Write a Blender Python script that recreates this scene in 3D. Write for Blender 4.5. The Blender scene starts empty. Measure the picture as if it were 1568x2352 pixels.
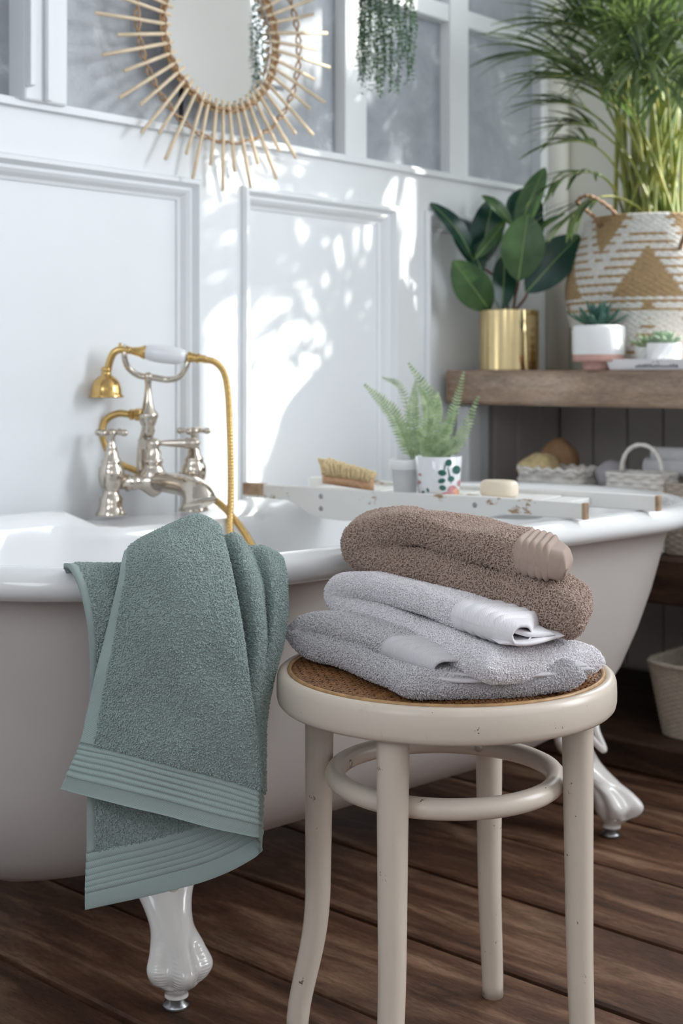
import bpy, math, random
import numpy as np
from mathutils import Vector, Matrix

# ------------------------------------------------------------------ camera, world, lights, exposure
F = 3106.0; CX = 784.0; HY = 848.0; CAMZ = 0.82
YAW = math.radians(42.2); CS, SN = math.cos(YAW), math.sin(YAW)
sc = bpy.context.scene
COL = sc.collection
cam_d = bpy.data.cameras.new('camera'); cam = bpy.data.objects.new('camera', cam_d); COL.objects.link(cam)
cam.location = (0, 0, CAMZ); cam.rotation_euler = (math.pi/2, 0, YAW - math.pi/2)
cam_d.sensor_fit = 'VERTICAL'; cam_d.sensor_height = 36; cam_d.sensor_width = 24
cam_d.lens = F/2352*36; cam_d.shift_y = -(1176-HY)/2352
cam_d.dof.use_dof = True; cam_d.dof.focus_distance = 1.52; cam_d.dof.aperture_fstop = 6.0
cam_d.clip_start = 0.05
sc.camera = cam

w = bpy.data.worlds.new('world'); sc.world = w; w.use_nodes = True
bg = w.node_tree.nodes['Background']; bg.inputs[0].default_value = (0.72, 0.83, 1.0, 1); bg.inputs[1].default_value = 1.0

def light(name, kind, loc, direction, energy, color, **kw):
    d = bpy.data.lights.new(name, kind); d.energy = energy; d.color = color
    for k, v in kw.items(): setattr(d, k, v)
    o = bpy.data.objects.new(name, d); COL.objects.link(o); o.location = loc
    o.rotation_euler = Vector(direction).to_track_quat('-Z', 'Y').to_euler()
    return o
SUN = (-0.63, 0.46, -0.40)
light('sun', 'SUN', (5, -2, 4), SUN, 9.0, (1.0, 0.97, 0.91), angle=math.radians(1.2))
light('window_light', 'AREA', (2.99, 1.22, 1.60), (-1, 0.0, -0.12), 11, (0.90, 0.95, 1.0), shape='RECTANGLE', size=0.7, size_y=1.3)
light('fill_light_near', 'AREA', (2.95, -0.55, 1.55), (-1, 0.25, -0.2), 62, (0.88, 0.94, 1.0), shape='RECTANGLE', size=1.3, size_y=1.3)  # added soft fill in front of solid right wall, no opening behind it
light('fill_light_rear', 'AREA', (-0.85, -1.5, 1.75), (0.9, 1, -0.12), 11, (1.0, 0.965, 0.93), shape='RECTANGLE', size=1.6, size_y=1.0)  # unseen warm fill added behind the viewer; the back wall has no window
light('fill_light_left', 'AREA', (-1.15, 0.75, 1.65), (1, 0.12, -0.12), 10, (0.86, 0.93, 1.0), shape='RECTANGLE', size=0.9, size_y=1.0)  # cool fill added from the left to lift the right wall, no window built
vs = sc.view_settings
vs.view_transform = 'Standard'; vs.look = 'None'; vs.gamma = 1.0; vs.use_curve_mapping = False; vs.exposure = 0.06
sc.cycles.use_denoising = True
sc.cycles.max_bounces = 8; sc.cycles.transparent_max_bounces = 12
sc.cycles.sample_clamp_indirect = 6

# ------------------------------------------------------------------ coordinates
def at(px, py, d):
    x = (px-CX)/F*d
    return Vector((SN*x + CS*d, -CS*x + SN*d, CAMZ + (HY-py)/F*d))
def cw(x, d, z):                      # camera-frame plan coordinates to world
    return Vector((SN*x + CS*d, -CS*x + SN*d, z))
def cdir(x, d, z=0.0):
    return Vector((SN*x + CS*d, -CS*x + SN*d, z))
WY = 2.0
def onwall(px, py, off=0.0):
    r = (px-CX)/F
    return at(px, py, (WY-off)/(SN-CS*r))
def wx(px, off=0.0): return onwall(px, 800, off).x
RX = 3.04                             # right wall
FWD = cdir(0, 1)                      # away from the viewer, level

# ------------------------------------------------------------------ object helpers
ORG = {}
def link(o): COL.objects.link(o); return o
def tagit(o, label=None, cat=None, group=None, kind=None):
    if label: o['label'] = label
    if cat: o['category'] = cat
    if group: o['group'] = group
    if kind: o['kind'] = kind
    return o
def thing(name, loc, label, cat, group=None):
    o = bpy.data.objects.new(name, None); o.empty_display_size = 0.05
    o.location = loc; link(o); ORG[o.name] = Vector(loc)
    return tagit(o, label, cat, group)
def mk(name, vf, mat, parent=None, smooth=True, label=None, cat=None, group=None, kind=None, bevel=0, sub=0, sharp=None, attr=None, origin=None):
    v, f = vf
    if parent is not None: org = ORG[parent.name]
    else: org = Vector(origin) if origin is not None else Vector((0, 0, 0))
    me = bpy.data.meshes.new(name)
    va = np.array([tuple(p) for p in v], dtype=float) - np.array(tuple(org))
    me.from_pydata(va.tolist(), [], f)
    if smooth: me.polygons.foreach_set('use_smooth', [True]*len(me.polygons))
    if attr is not None:
        ca = me.color_attributes.new('Col', 'FLOAT_COLOR', 'POINT')
        ca.data.foreach_set('color', np.array(attr, dtype=float).ravel())
    if mat: me.materials.append(mat)
    me.update()
    o = bpy.data.objects.new(name, me); link(o)
    ORG[o.name] = org
    if parent is not None: o.parent = parent
    else: o.location = org
    if bevel:
        m = o.modifiers.new('bevel', 'BEVEL'); m.width = bevel; m.segments = 2; m.limit_method = 'ANGLE'; m.angle_limit = math.radians(40)
    if sub:
        m = o.modifiers.new('sub', 'SUBSURF'); m.levels = sub; m.render_levels = sub
    if sharp: me.set_sharp_from_angle(angle=math.radians(sharp))
    return tagit(o, label, cat, group, kind)

def join(*parts):
    V, Fc = [], []
    for v, f in parts:
        n = len(V); V += [tuple(p) for p in v]; Fc += [tuple(i+n for i in q) for q in f]
    return V, Fc
def box(x0, y0, z0, x1, y1, z1):
    v = [(x, y, z) for x in (x0, x1) for y in (y0, y1) for z in (z0, z1)]
    f = [(0,1,3,2), (4,6,7,5), (0,4,5,1), (2,3,7,6), (0,2,6,4), (1,5,7,3)]
    return v, f
def obox(o, ax, ay, az, sx, sy, sz):    # oriented box from corner o
    o = Vector(o); ax = Vector(ax)*sx; ay = Vector(ay)*sy; az = Vector(az)*sz
    v = [o + ax*i + ay*j + az*k for i in (0, 1) for j in (0, 1) for k in (0, 1)]
    return v, [(0,1,3,2), (4,6,7,5), (0,4,5,1), (2,3,7,6), (0,2,6,4), (1,5,7,3)]
def rings(R, closed_u=True, cap0=True, cap1=True):
    n = len(R[0]); V = [tuple(p) for r in R for p in r]; Fc = []
    m = n if closed_u else n-1
    for i in range(len(R)-1):
        for j in range(m):
            k = (j+1) % n
            Fc.append((i*n+j, i*n+k, (i+1)*n+k, (i+1)*n+j))
    if cap0 and closed_u: Fc.append(tuple(reversed(range(n))))
    if cap1 and closed_u: Fc.append(tuple((len(R)-1)*n+j for j in range(n)))
    return V, Fc
def lathe(c, prof, seg=32, cap0=True, cap1=True, axis=None, xdir=None):
    c = Vector(c)
    az = Vector(axis).normalized() if axis is not None else Vector((0, 0, 1))
    ax = az.orthogonal().normalized() if axis is not None else Vector((1, 0, 0))
    ay = az.cross(ax)
    R = [[c + az*z + (ax*math.cos(2*math.pi*j/seg) + ay*math.sin(2*math.pi*j/seg))*r for j in range(seg)] for r, z in prof]
    return rings(R, True, cap0, cap1)
def cr(P, n, closed=False):           # Catmull-Rom through points, n per span
    P = [np.array(tuple(p), dtype=float) for p in P]; out = []
    N = len(P); spans = N if closed else N-1
    for i in range(spans):
        if closed: p0, p1, p2, p3 = P[(i-1) % N], P[i], P[(i+1) % N], P[(i+2) % N]
        else:
            p1, p2 = P[i], P[i+1]
            p0 = P[i-1] if i > 0 else 2*p1-p2
            p3 = P[i+2] if i+2 < N else 2*p2-p1
        for k in range(n):
            t = k/n
            out.append(0.5*((2*p1) + (-p0+p2)*t + (2*p0-5*p1+4*p2-p3)*t*t + (-p0+3*p1-3*p2+p3)*t**3))
    if not closed: out.append(P[-1])
    return out
def tube(P, r, seg=12, closed=False, cap=True, scale_fn=None):
    P = [Vector(tuple(p)) for p in P]; n = len(P)
    rr = r if isinstance(r, (list, tuple, np.ndarray)) else [r]*n
    R = []; up = None
    for i in range(n):
        if closed: t = (P[(i+1) % n] - P[i-1]).normalized()
        else: t = (P[min(i+1, n-1)] - P[max(i-1, 0)]).normalized()
        if up is None: up = t.orthogonal().normalized()
        up = (up - t*up.dot(t)).normalized()
        b = t.cross(up)
        R.append([P[i] + (up*math.cos(2*math.pi*j/seg) + b*math.sin(2*math.pi*j/seg))*rr[i] for j in range(seg)])
    if closed:
        V, Fc = rings(R, True, False, False)
        m = n-1
        # closing ring with best twist
        best = min(range(seg), key=lambda s: (R[m][0] - R[0][s]).length)
        for j in range(seg):
            k = (j+1) % seg
            Fc.append((m*seg+j, m*seg+k, (k+best) % seg, (j+best) % seg))
        return V, Fc
    return rings(R, True, cap, cap)
def grid(G, flip=False):
    V, Fc = rings(G, False)
    return (V, [tuple(reversed(q)) for q in Fc]) if flip else (V, Fc)
def solidify(o, t, offset=0):
    m = o.modifiers.new('thick', 'SOLIDIFY'); m.thickness = t; m.offset = offset; return o

# ------------------------------------------------------------------ materials
def newmat(name):
    m = bpy.data.materials.new(name); m.use_nodes = True
    nt = m.node_tree; b = nt.nodes['Principled BSDF']
    return m, nt, b
def N(nt, t, **kw):
    n = nt.nodes.new(t)
    for k, v in kw.items(): setattr(n, k, v)
    return n
def coords(nt, scale=(1, 1, 1), rot=(0, 0, 0), gen='Object'):
    tc = N(nt, 'ShaderNodeTexCoord'); mp = N(nt, 'ShaderNodeMapping')
    mp.inputs['Scale'].default_value = scale; mp.inputs['Rotation'].default_value = rot
    nt.links.new(tc.outputs[gen], mp.inputs['Vector']); return mp.outputs[0]
def ramp(nt, fac, stops, interp='LINEAR'):
    r = N(nt, 'ShaderNodeValToRGB'); r.color_ramp.interpolation = interp
    els = r.color_ramp.elements
    while len(els) < len(stops): els.new(0.5)
    for e, (p, c) in zip(els, stops):
        e.position = p; e.color = (c[0], c[1], c[2], 1) if hasattr(c, '__len__') else (c, c, c, 1)
    nt.links.new(fac, r.inputs[0]); return r.outputs[0]
def noise(nt, vec, scale, detail=4, rough=0.55, dist=0.0):
    n = N(nt, 'ShaderNodeTexNoise'); n.inputs['Scale'].default_value = scale; n.inputs['Detail'].default_value = detail
    n.inputs['Roughness'].default_value = rough; n.inputs['Distortion'].default_value = dist
    nt.links.new(vec, n.inputs['Vector']); return n.outputs[0]
def mixc(nt, fac, a, b, mode='MIX'):
    m = N(nt, 'ShaderNodeMix', data_type='RGBA', blend_type=mode)
    for sock, v in ((m.inputs[0], fac), (m.inputs[6], a), (m.inputs[7], b)):
        if hasattr(v, 'default_value'): nt.links.new(v, sock)
        elif isinstance(v, (int, float)): sock.default_value = v
        else: sock.default_value = (v[0], v[1], v[2], 1)
    return m.outputs[2]
def bump(nt, b, h, strength=0.3, dist=0.002, prev=None):
    n = N(nt, 'ShaderNodeBump'); n.inputs['Strength'].default_value = strength; n.inputs['Distance'].default_value = dist
    nt.links.new(h, n.inputs['Height'])
    if prev: nt.links.new(prev, n.inputs['Normal'])
    nt.links.new(n.outputs[0], b.inputs['Normal']); return n.outputs[0]
def simple(name, col, rough=0.5, metal=0.0, var=0.06, vscale=20, bstr=0.0, bscale=200, bdist=0.001, coat=0.0, spec=0.5, sss=0, stretch=(1, 1, 1)):
    m, nt, b = newmat(name)
    v = coords(nt, stretch); n1 = noise(nt, v, vscale)
    c = ramp(nt, n1, [(0.3, [x*(1-var) for x in col]), (0.7, [min(1, x*(1+var)) for x in col])])
    nt.links.new(c, b.inputs['Base Color']); b.inputs['Roughness'].default_value = rough
    b.inputs['Metallic'].default_value = metal; b.inputs['Coat Weight'].default_value = coat
    b.inputs['Specular IOR Level'].default_value = spec
    if sss: b.inputs['Subsurface Weight'].default_value = sss; b.inputs['Subsurface Radius'].default_value = (0.01, 0.008, 0.005)
    if bstr: bump(nt, b, noise(nt, v, bscale, 3), bstr, bdist)
    return m
def leafmat(name, dark, lightc, rough=0.35, trans=0.3, scale=30, stripe=0.0):
    m, nt, b = newmat(name)
    v = coords(nt); n1 = noise(nt, v, scale, 3)
    c = ramp(nt, n1, [(0.3, dark), (0.7, lightc)])
    nt.links.new(c, b.inputs['Base Color']); b.inputs['Roughness'].default_value = rough
    tr = N(nt, 'ShaderNodeBsdfTranslucent'); mx = N(nt, 'ShaderNodeMixShader'); mx.inputs[0].default_value = trans
    c2 = mixc(nt, 1.0, c, (1.2, 1.3, 0.8), 'MULTIPLY'); nt.links.new(c2, tr.inputs[0])
    out = nt.nodes['Material Output']
    nt.links.new(b.outputs[0], mx.inputs[1]); nt.links.new(tr.outputs[0], mx.inputs[2]); nt.links.new(mx.outputs[0], out.inputs[0])
    return m

def paint_mat(name, col, chip=(0.30, 0.20, 0.13), amount=0.66, rough=0.38, scale=(1, 1, 1), cs=26, dirt=0.5):
    m, nt, b = newmat(name)
    v = coords(nt, scale)
    n1 = noise(nt, v, cs, 8, 0.72); n2 = noise(nt, v, 6, 3)
    base = ramp(nt, n2, [(0.3, [x*0.93 for x in col]), (0.7, col)])
    dirtf = ramp(nt, noise(nt, v, 60, 6, 0.8), [(0.62, 0), (0.8, dirt)])
    base = mixc(nt, dirtf, base, [x*0.55 for x in col])
    mask = ramp(nt, n1, [(amount, 0), (amount+0.015, 1)])
    nt.links.new(mixc(nt, mask, base, chip), b.inputs['Base Color'])
    b.inputs['Roughness'].default_value = rough
    inv = N(nt, 'ShaderNodeMath', operation='SUBTRACT'); inv.inputs[0].default_value = 1; nt.links.new(mask, inv.inputs[1])
    p = bump(nt, b, inv.outputs[0], 0.5, 0.0006)
    bump(nt, b, noise(nt, v, 90, 3), 0.12, 0.001, p)
    return m

def wood_mat(name, c1, c2, c3, axis='Y', rough=0.55, knots=True, gs=1.0):
    m, nt, b = newmat(name)
    s = {'Y': (14, 2.1, 14), 'X': (1.1, 14, 14)}[axis]
    oi = N(nt, 'ShaderNodeObjectInfo')
    tc = N(nt, 'ShaderNodeTexCoord'); add = N(nt, 'ShaderNodeVectorMath', operation='ADD')
    mul = N(nt, 'ShaderNodeVectorMath', operation='SCALE'); mul.inputs[0].default_value = (7, 5, 3)
    nt.links.new(oi.outputs['Random'], mul.inputs['Scale'])
    nt.links.new(tc.outputs['Object'], add.inputs[0]); nt.links.new(mul.outputs[0], add.inputs[1])
    mp = N(nt, 'ShaderNodeMapping'); mp.inputs['Scale'].default_value = [x*gs for x in s]; nt.links.new(add.outputs[0], mp.inputs['Vector'])
    v = mp.outputs[0]
    big = noise(nt, v, 1.3, 5, 0.6, 0.8); fine = noise(nt, v, 30, 8, 0.75, 0.3)
    base = ramp(nt, big, [(0.28, c1), (0.5, c2), (0.72, c3)])
    grain = ramp(nt, fine, [(0.38, 0.50), (0.58, 1.0)])
    med = ramp(nt, noise(nt, v, 5, 6, 0.7, 1.2), [(0.36, 0.45), (0.52, 1.0)]); grain = mixc(nt, 0.8, grain, med, 'MULTIPLY')
    base = mixc(nt, 0.75, base, grain, 'MULTIPLY')
    mp2 = N(nt, 'ShaderNodeMapping'); mp2.inputs['Scale'].default_value = (1, 0.45, 1) if axis == 'Y' else (0.45, 1, 1)
    nt.links.new(add.outputs[0], mp2.inputs['Vector'])
    stain = ramp(nt, noise(nt, mp2.outputs[0], 5.5, 6, 0.7), [(0.38, 0.35), (0.55, 1.0)])
    base = mixc(nt, 0.6, base, stain, 'MULTIPLY')
    if knots:
        vo = N(nt, 'ShaderNodeTexVoronoi'); vo.inputs['Scale'].default_value = 4.0
        nt.links.new(mp2.outputs[0], vo.inputs['Vector'])
        k = ramp(nt, vo.outputs['Distance'], [(0.05, 0.12), (0.10, 1.0)])
        base = mixc(nt, 0.85, base, k, 'MULTIPLY')
    tone = N(nt, 'ShaderNodeHueSaturation'); nt.links.new(base, tone.inputs['Color'])
    mr = N(nt, 'ShaderNodeMapRange'); mr.inputs['To Min'].default_value = 0.75; mr.inputs['To Max'].default_value = 1.2
    nt.links.new(oi.outputs['Random'], mr.inputs[0]); nt.links.new(mr.outputs[0], tone.inputs['Value'])
    nt.links.new(tone.outputs[0], b.inputs['Base Color'])
    rr = ramp(nt, fine, [(0.3, rough+0.15), (0.7, rough-0.08)]); nt.links.new(rr, b.inputs['Roughness'])
    bump(nt, b, fine, 0.35, 0.0015)
    return m

M = {}
M['wall'] = simple('wall_paint', (0.83, 0.85, 0.87), 0.42, var=0.02, vscale=3, bstr=0.08, bscale=60, bdist=0.002)
M['cream'] = simple('cream_paint', (0.90, 0.88, 0.82), 0.5, var=0.02, vscale=3, bstr=0.06, bscale=60)
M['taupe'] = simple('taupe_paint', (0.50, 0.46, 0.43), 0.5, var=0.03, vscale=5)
M['ceiling'] = simple('ceiling_paint', (0.85, 0.85, 0.84), 0.7, var=0.01)
M['enamel'] = simple('bath_enamel', (0.90, 0.905, 0.91), 0.10, var=0.01, vscale=3, coat=0.3)
M['bath_paint'] = simple('bath_outer_paint', (0.60, 0.55, 0.52), 0.40, var=0.02, vscale=4, bstr=0.1, bscale=120)
M['foot'] = simple('foot_gloss', (0.80, 0.765, 0.73), 0.16, var=0.02, coat=0.4)
M['nickel'] = simple('polished_nickel', (0.62, 0.56, 0.49), 0.14, 1.0, var=0.05, vscale=60)
M['brass'] = simple('polished_brass', (0.64, 0.43, 0.17), 0.17, 1.0, var=0.06, vscale=60)
M['gold'] = simple('gold_metal', (0.83, 0.66, 0.36), 0.13, 1.0, var=0.04, vscale=40)
M['china'] = simple('white_china', (0.85, 0.86, 0.88), 0.12, var=0.01, coat=0.5)
M['pot'] = simple('white_ceramic', (0.86, 0.87, 0.88), 0.3, var=0.01)
M['terracotta'] = simple('pink_clay', (0.55, 0.33, 0.28), 0.75, var=0.08, vscale=60)
M['soil'] = simple('soil', (0.05, 0.035, 0.025), 0.95, var=0.3, vscale=150, bstr=0.8)
M['mirror'] = simple('mirror_glass', (0.86, 0.88, 0.89), 0.03, 1.0, var=0.0)
M['rattan'] = simple('peeled_rattan', (0.80, 0.66, 0.47), 0.5, var=0.13, vscale=30)
M['rattan_bind'] = simple('rattan_binding', (0.46, 0.29, 0.16), 0.55, var=0.25, vscale=80)
M['stool'] = paint_mat('stool_paint', (0.75, 0.65, 0.55), (0.13, 0.07, 0.04), amount=0.655, rough=0.30, cs=55, dirt=0.5)
M['tray'] = paint_mat('distressed_white_paint', (0.84, 0.83, 0.80), (0.40, 0.27, 0.17), amount=0.63, rough=0.5, cs=11, scale=(.6, .6, 1.6))
M['tray_worn'] = simple('worn_tray_end', (0.42, 0.29, 0.19), 0.7, var=0.3, vscale=60)
M['cane'] = simple('cane_strand', (0.29, 0.135, 0.055), 0.38, var=0.35, vscale=70)
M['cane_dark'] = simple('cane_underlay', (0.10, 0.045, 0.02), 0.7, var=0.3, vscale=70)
M['screw'] = simple('screw_head', (0.55, 0.5, 0.45), 0.4, 0.8, var=0.1)
M['steel'] = simple('steel', (0.35, 0.35, 0.36), 0.3, 1.0, var=0.1)
M['floor_wood'] = wood_mat('floor_planks', (0.032, 0.013, 0.007), (0.155, 0.070, 0.038), (0.40, 0.24, 0.15), 'Y', 0.5)
M['shelf_wood'] = wood_mat('shelf_oak', (0.34, 0.225, 0.155), (0.58, 0.415, 0.30), (0.74, 0.58, 0.45), 'Y', 0.55, False)
M['dark_wood'] = wood_mat('dark_shelf_wood', (0.035, 0.018, 0.01), (0.11, 0.05, 0.027), (0.22, 0.11, 0.06), 'Y', 0.55, False)
M['gap'] = simple('under_floor', (0.012, 0.009, 0.007), 0.9)
M['wicker_white'] = simple('white_wicker', (0.82, 0.79, 0.74), 0.6, var=0.1, vscale=90, bstr=0.5, bscale=400)
M['wicker_taupe'] = simple('taupe_wicker', (0.50, 0.43, 0.36), 0.65, var=0.15, vscale=90, bstr=0.5, bscale=400)
M['paper_rope'] = simple('cream_paper_rope', (0.66, 0.58, 0.47), 0.75, var=0.14, vscale=70, bstr=0.5, bscale=500)
M['handle_rope'] = simple('brown_handle', (0.26, 0.15, 0.08), 0.7, var=0.3, vscale=90, bstr=0.5)
M['sponge'] = simple('natural_sponge', (0.80, 0.64, 0.34), 0.9, var=0.22, vscale=60, bstr=1.0, bscale=180, bdist=0.004)
M['loofah'] = simple('brown_sponge', (0.38, 0.22, 0.12), 0.9, var=0.2, vscale=60, bstr=1.0, bscale=220, bdist=0.004)
M['soap'] = simple('cream_soap', (0.86, 0.75, 0.60), 0.4, var=0.02, sss=0.3)
M['brush_wood'] = simple('brush_wood', (0.58, 0.35, 0.20), 0.5, var=0.2, vscale=30, stretch=(1, 6, 6))
M['bristle'] = simple('brush_bristle', (0.80, 0.63, 0.36), 0.6, var=0.2, vscale=120)
M['marble'] = paint_mat('pale_marble', (0.82, 0.82, 0.84), (0.45, 0.45, 0.5), amount=0.60, rough=0.3, cs=18)
M['print_dark'] = simple('dark_print', (0.10, 0.10, 0.14), 0.5, var=0.4, vscale=80)
M['print_green'] = simple('green_leaf_print', (0.03, 0.12, 0.10), 0.3, var=0.3, vscale=120)
M['print_pink'] = simple('pink_flower_print', (0.55, 0.25, 0.25), 0.3, var=0.3, vscale=120)
M['print_peach'] = simple('peach_flower_print', (0.75, 0.42, 0.28), 0.3, var=0.3, vscale=120)
M['fluffy'] = simple('white_terry', (0.80, 0.79, 0.81), 0.9, var=0.05, vscale=60, bstr=1.0, bscale=500, bdist=0.003)
M['lilac'] = simple('lilac_terry', (0.55, 0.52, 0.55), 0.9, var=0.05, vscale=60, bstr=1.0, bscale=500, bdist=0.003)
M['palm'] = leafmat('palm_leaf', (0.035, 0.065, 0.032), (0.20, 0.26, 0.12), 0.28, 0.35, 14)
M['palm_stem'] = leafmat('palm_stem', (0.16, 0.24, 0.05), (0.48, 0.46, 0.12), 0.35, 0.2, 22)
M['fig_dark'] = leafmat('rubber_leaf_dark', (0.008, 0.035, 0.028), (0.022, 0.075, 0.05), 0.28, 0.12, 20)
M['fig_mid'] = leafmat('rubber_leaf_mid', (0.05, 0.11, 0.045), (0.10, 0.18, 0.075), 0.35, 0.3, 20)
M['fig_rib'] = simple('leaf_rib', (0.30, 0.42, 0.16), 0.4)
M['fig_stem'] = simple('rubber_stem', (0.12, 0.05, 0.035), 0.5, var=0.3)
M['fern'] = leafmat('fern_leaf', (0.22, 0.31, 0.18), (0.52, 0.60, 0.44), 0.5, 0.35, 60)
M['succulent'] = leafmat('succulent_leaf', (0.03, 0.10, 0.08), (0.09, 0.20, 0.15), 0.3, 0.1, 30)
M['succulent_pale'] = leafmat('pale_succulent_leaf', (0.20, 0.32, 0.22), (0.46, 0.56, 0.42), 0.35, 0.2, 30)
M['trail'] = leafmat('trailing_leaf', (0.05, 0.11, 0.07), (0.16, 0.26, 0.17), 0.4, 0.15, 40)
M['black'] = simple('dark_seal', (0.03, 0.03, 0.035), 0.5)
M['blind'] = simple('window_blind', (0.8, 0.8, 0.8), 0.8)

# rippled obscure glass of the panelled wall
m, nt, b = newmat('obscure_glass'); M['glass'] = m
v = coords(nt)
wv = N(nt, 'ShaderNodeTexWave', bands_direction='X'); wv.inputs['Scale'].default_value = 75; nt.links.new(v, wv.inputs['Vector'])
n1 = noise(nt, v, 9, 6, 0.65, 0.4)
c = ramp(nt, n1, [(0.35, (0.40, 0.42, 0.455)), (0.57, (0.50, 0.525, 0.56)), (0.70, (0.82, 0.85, 0.88))])
nt.links.new(c, b.inputs['Base Color']); b.inputs['Roughness'].default_value = 0.22
p = bump(nt, b, wv.outputs[1] if len(wv.outputs) > 1 else wv.outputs[0], 0.25, 0.0008)
bump(nt, b, noise(nt, v, 26, 5, 0.7), 0.5, 0.004, p)
tr = N(nt, 'ShaderNodeBsdfTransparent'); tr.inputs[0].default_value = (0.8, 0.85, 0.9, 1)
mx = N(nt, 'ShaderNodeMixShader'); mx.inputs[0].default_value = 0.15
nt.links.new(b.outputs[0], mx.inputs[1]); nt.links.new(tr.outputs[0], mx.inputs[2]); nt.links.new(mx.outputs[0], nt.nodes['Material Output'].inputs[0])

# attribute coloured straw for the palm basket
m, nt, b = newmat('woven_straw'); M['straw'] = m
a = N(nt, 'ShaderNodeAttribute'); a.attribute_name = 'Col'
v = coords(nt); nn = ramp(nt, noise(nt, v, 160, 4, 0.7), [(0.3, 0.7), (0.7, 1.1)])
nt.links.new(mixc(nt, 1.0, a.outputs['Color'], nn, 'MULTIPLY'), b.inputs['Base Color']); b.inputs['Roughness'].default_value = 0.7

def terry(name, col, rough=0.95, var=0.10, trans=0.0):
    m, nt, b = newmat(name)
    v = coords(nt); n1 = noise(nt, v, 35, 4)
    c = ramp(nt, n1, [(0.3, [x*(1-var) for x in col]), (0.7, [min(1, x*(1+var)) for x in col])])
    nt.links.new(c, b.inputs['Base Color']); b.inputs['Roughness'].default_value = rough
    b.inputs['Sheen Weight'].default_value = 0.25; b.inputs['Sheen Roughness'].default_value = 0.5
    b.inputs['Specular IOR Level'].default_value = 0.15
    if trans:
        tr = N(nt, 'ShaderNodeBsdfTranslucent'); nt.links.new(c, tr.inputs[0]); mx = N(nt, 'ShaderNodeMixShader'); mx.inputs[0].default_value = trans
        nt.links.new(b.outputs[0], mx.inputs[1]); nt.links.new(tr.outputs[0], mx.inputs[2]); nt.links.new(mx.outputs[0], nt.nodes['Material Output'].inputs[0])
    return m
def twill(name, col, scale=260, rot=0.6):
    m, nt, b = newmat(name)
    at_ = N(nt, 'ShaderNodeAttribute'); at_.attribute_name = 'Col'; v = at_.outputs['Vector']
    wv = N(nt, 'ShaderNodeTexWave', bands_direction='DIAGONAL'); wv.inputs['Scale'].default_value = 270
    nt.links.new(v, wv.inputs['Vector'])
    c = ramp(nt, wv.outputs[0], [(0.2, [x*0.86 for x in col]), (0.7, col)])
    nt.links.new(c, b.inputs['Base Color']); b.inputs['Roughness'].default_value = 0.85
    b.inputs['Sheen Weight'].default_value = 0.15; b.inputs['Specular IOR Level'].default_value = 0.2
    bump(nt, b, wv.outputs[0], 0.35, 0.0004)
    return m
GREEN, BROWN, WHITE, GREY = (0.35, 0.43, 0.41), (0.50, 0.375, 0.31), (0.98, 0.95, 0.98), (0.69, 0.665, 0.69)
M['t_green'] = terry('green_terry', GREEN); M['b_green'] = twill('green_twill', [x*1.1 for x in GREEN])
M['t_brown'] = terry('brown_terry', BROWN); M['b_brown'] = twill('brown_twill', [x*0.95 for x in BROWN])
M['t_white'] = terry('snow_terry', WHITE, var=0.02); M['b_white'] = twill('white_twill', WHITE)
M['t_grey'] = terry('grey_terry', GREY); M['b_grey'] = twill('grey_twill', [x*1.05 for x in GREY])

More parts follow.
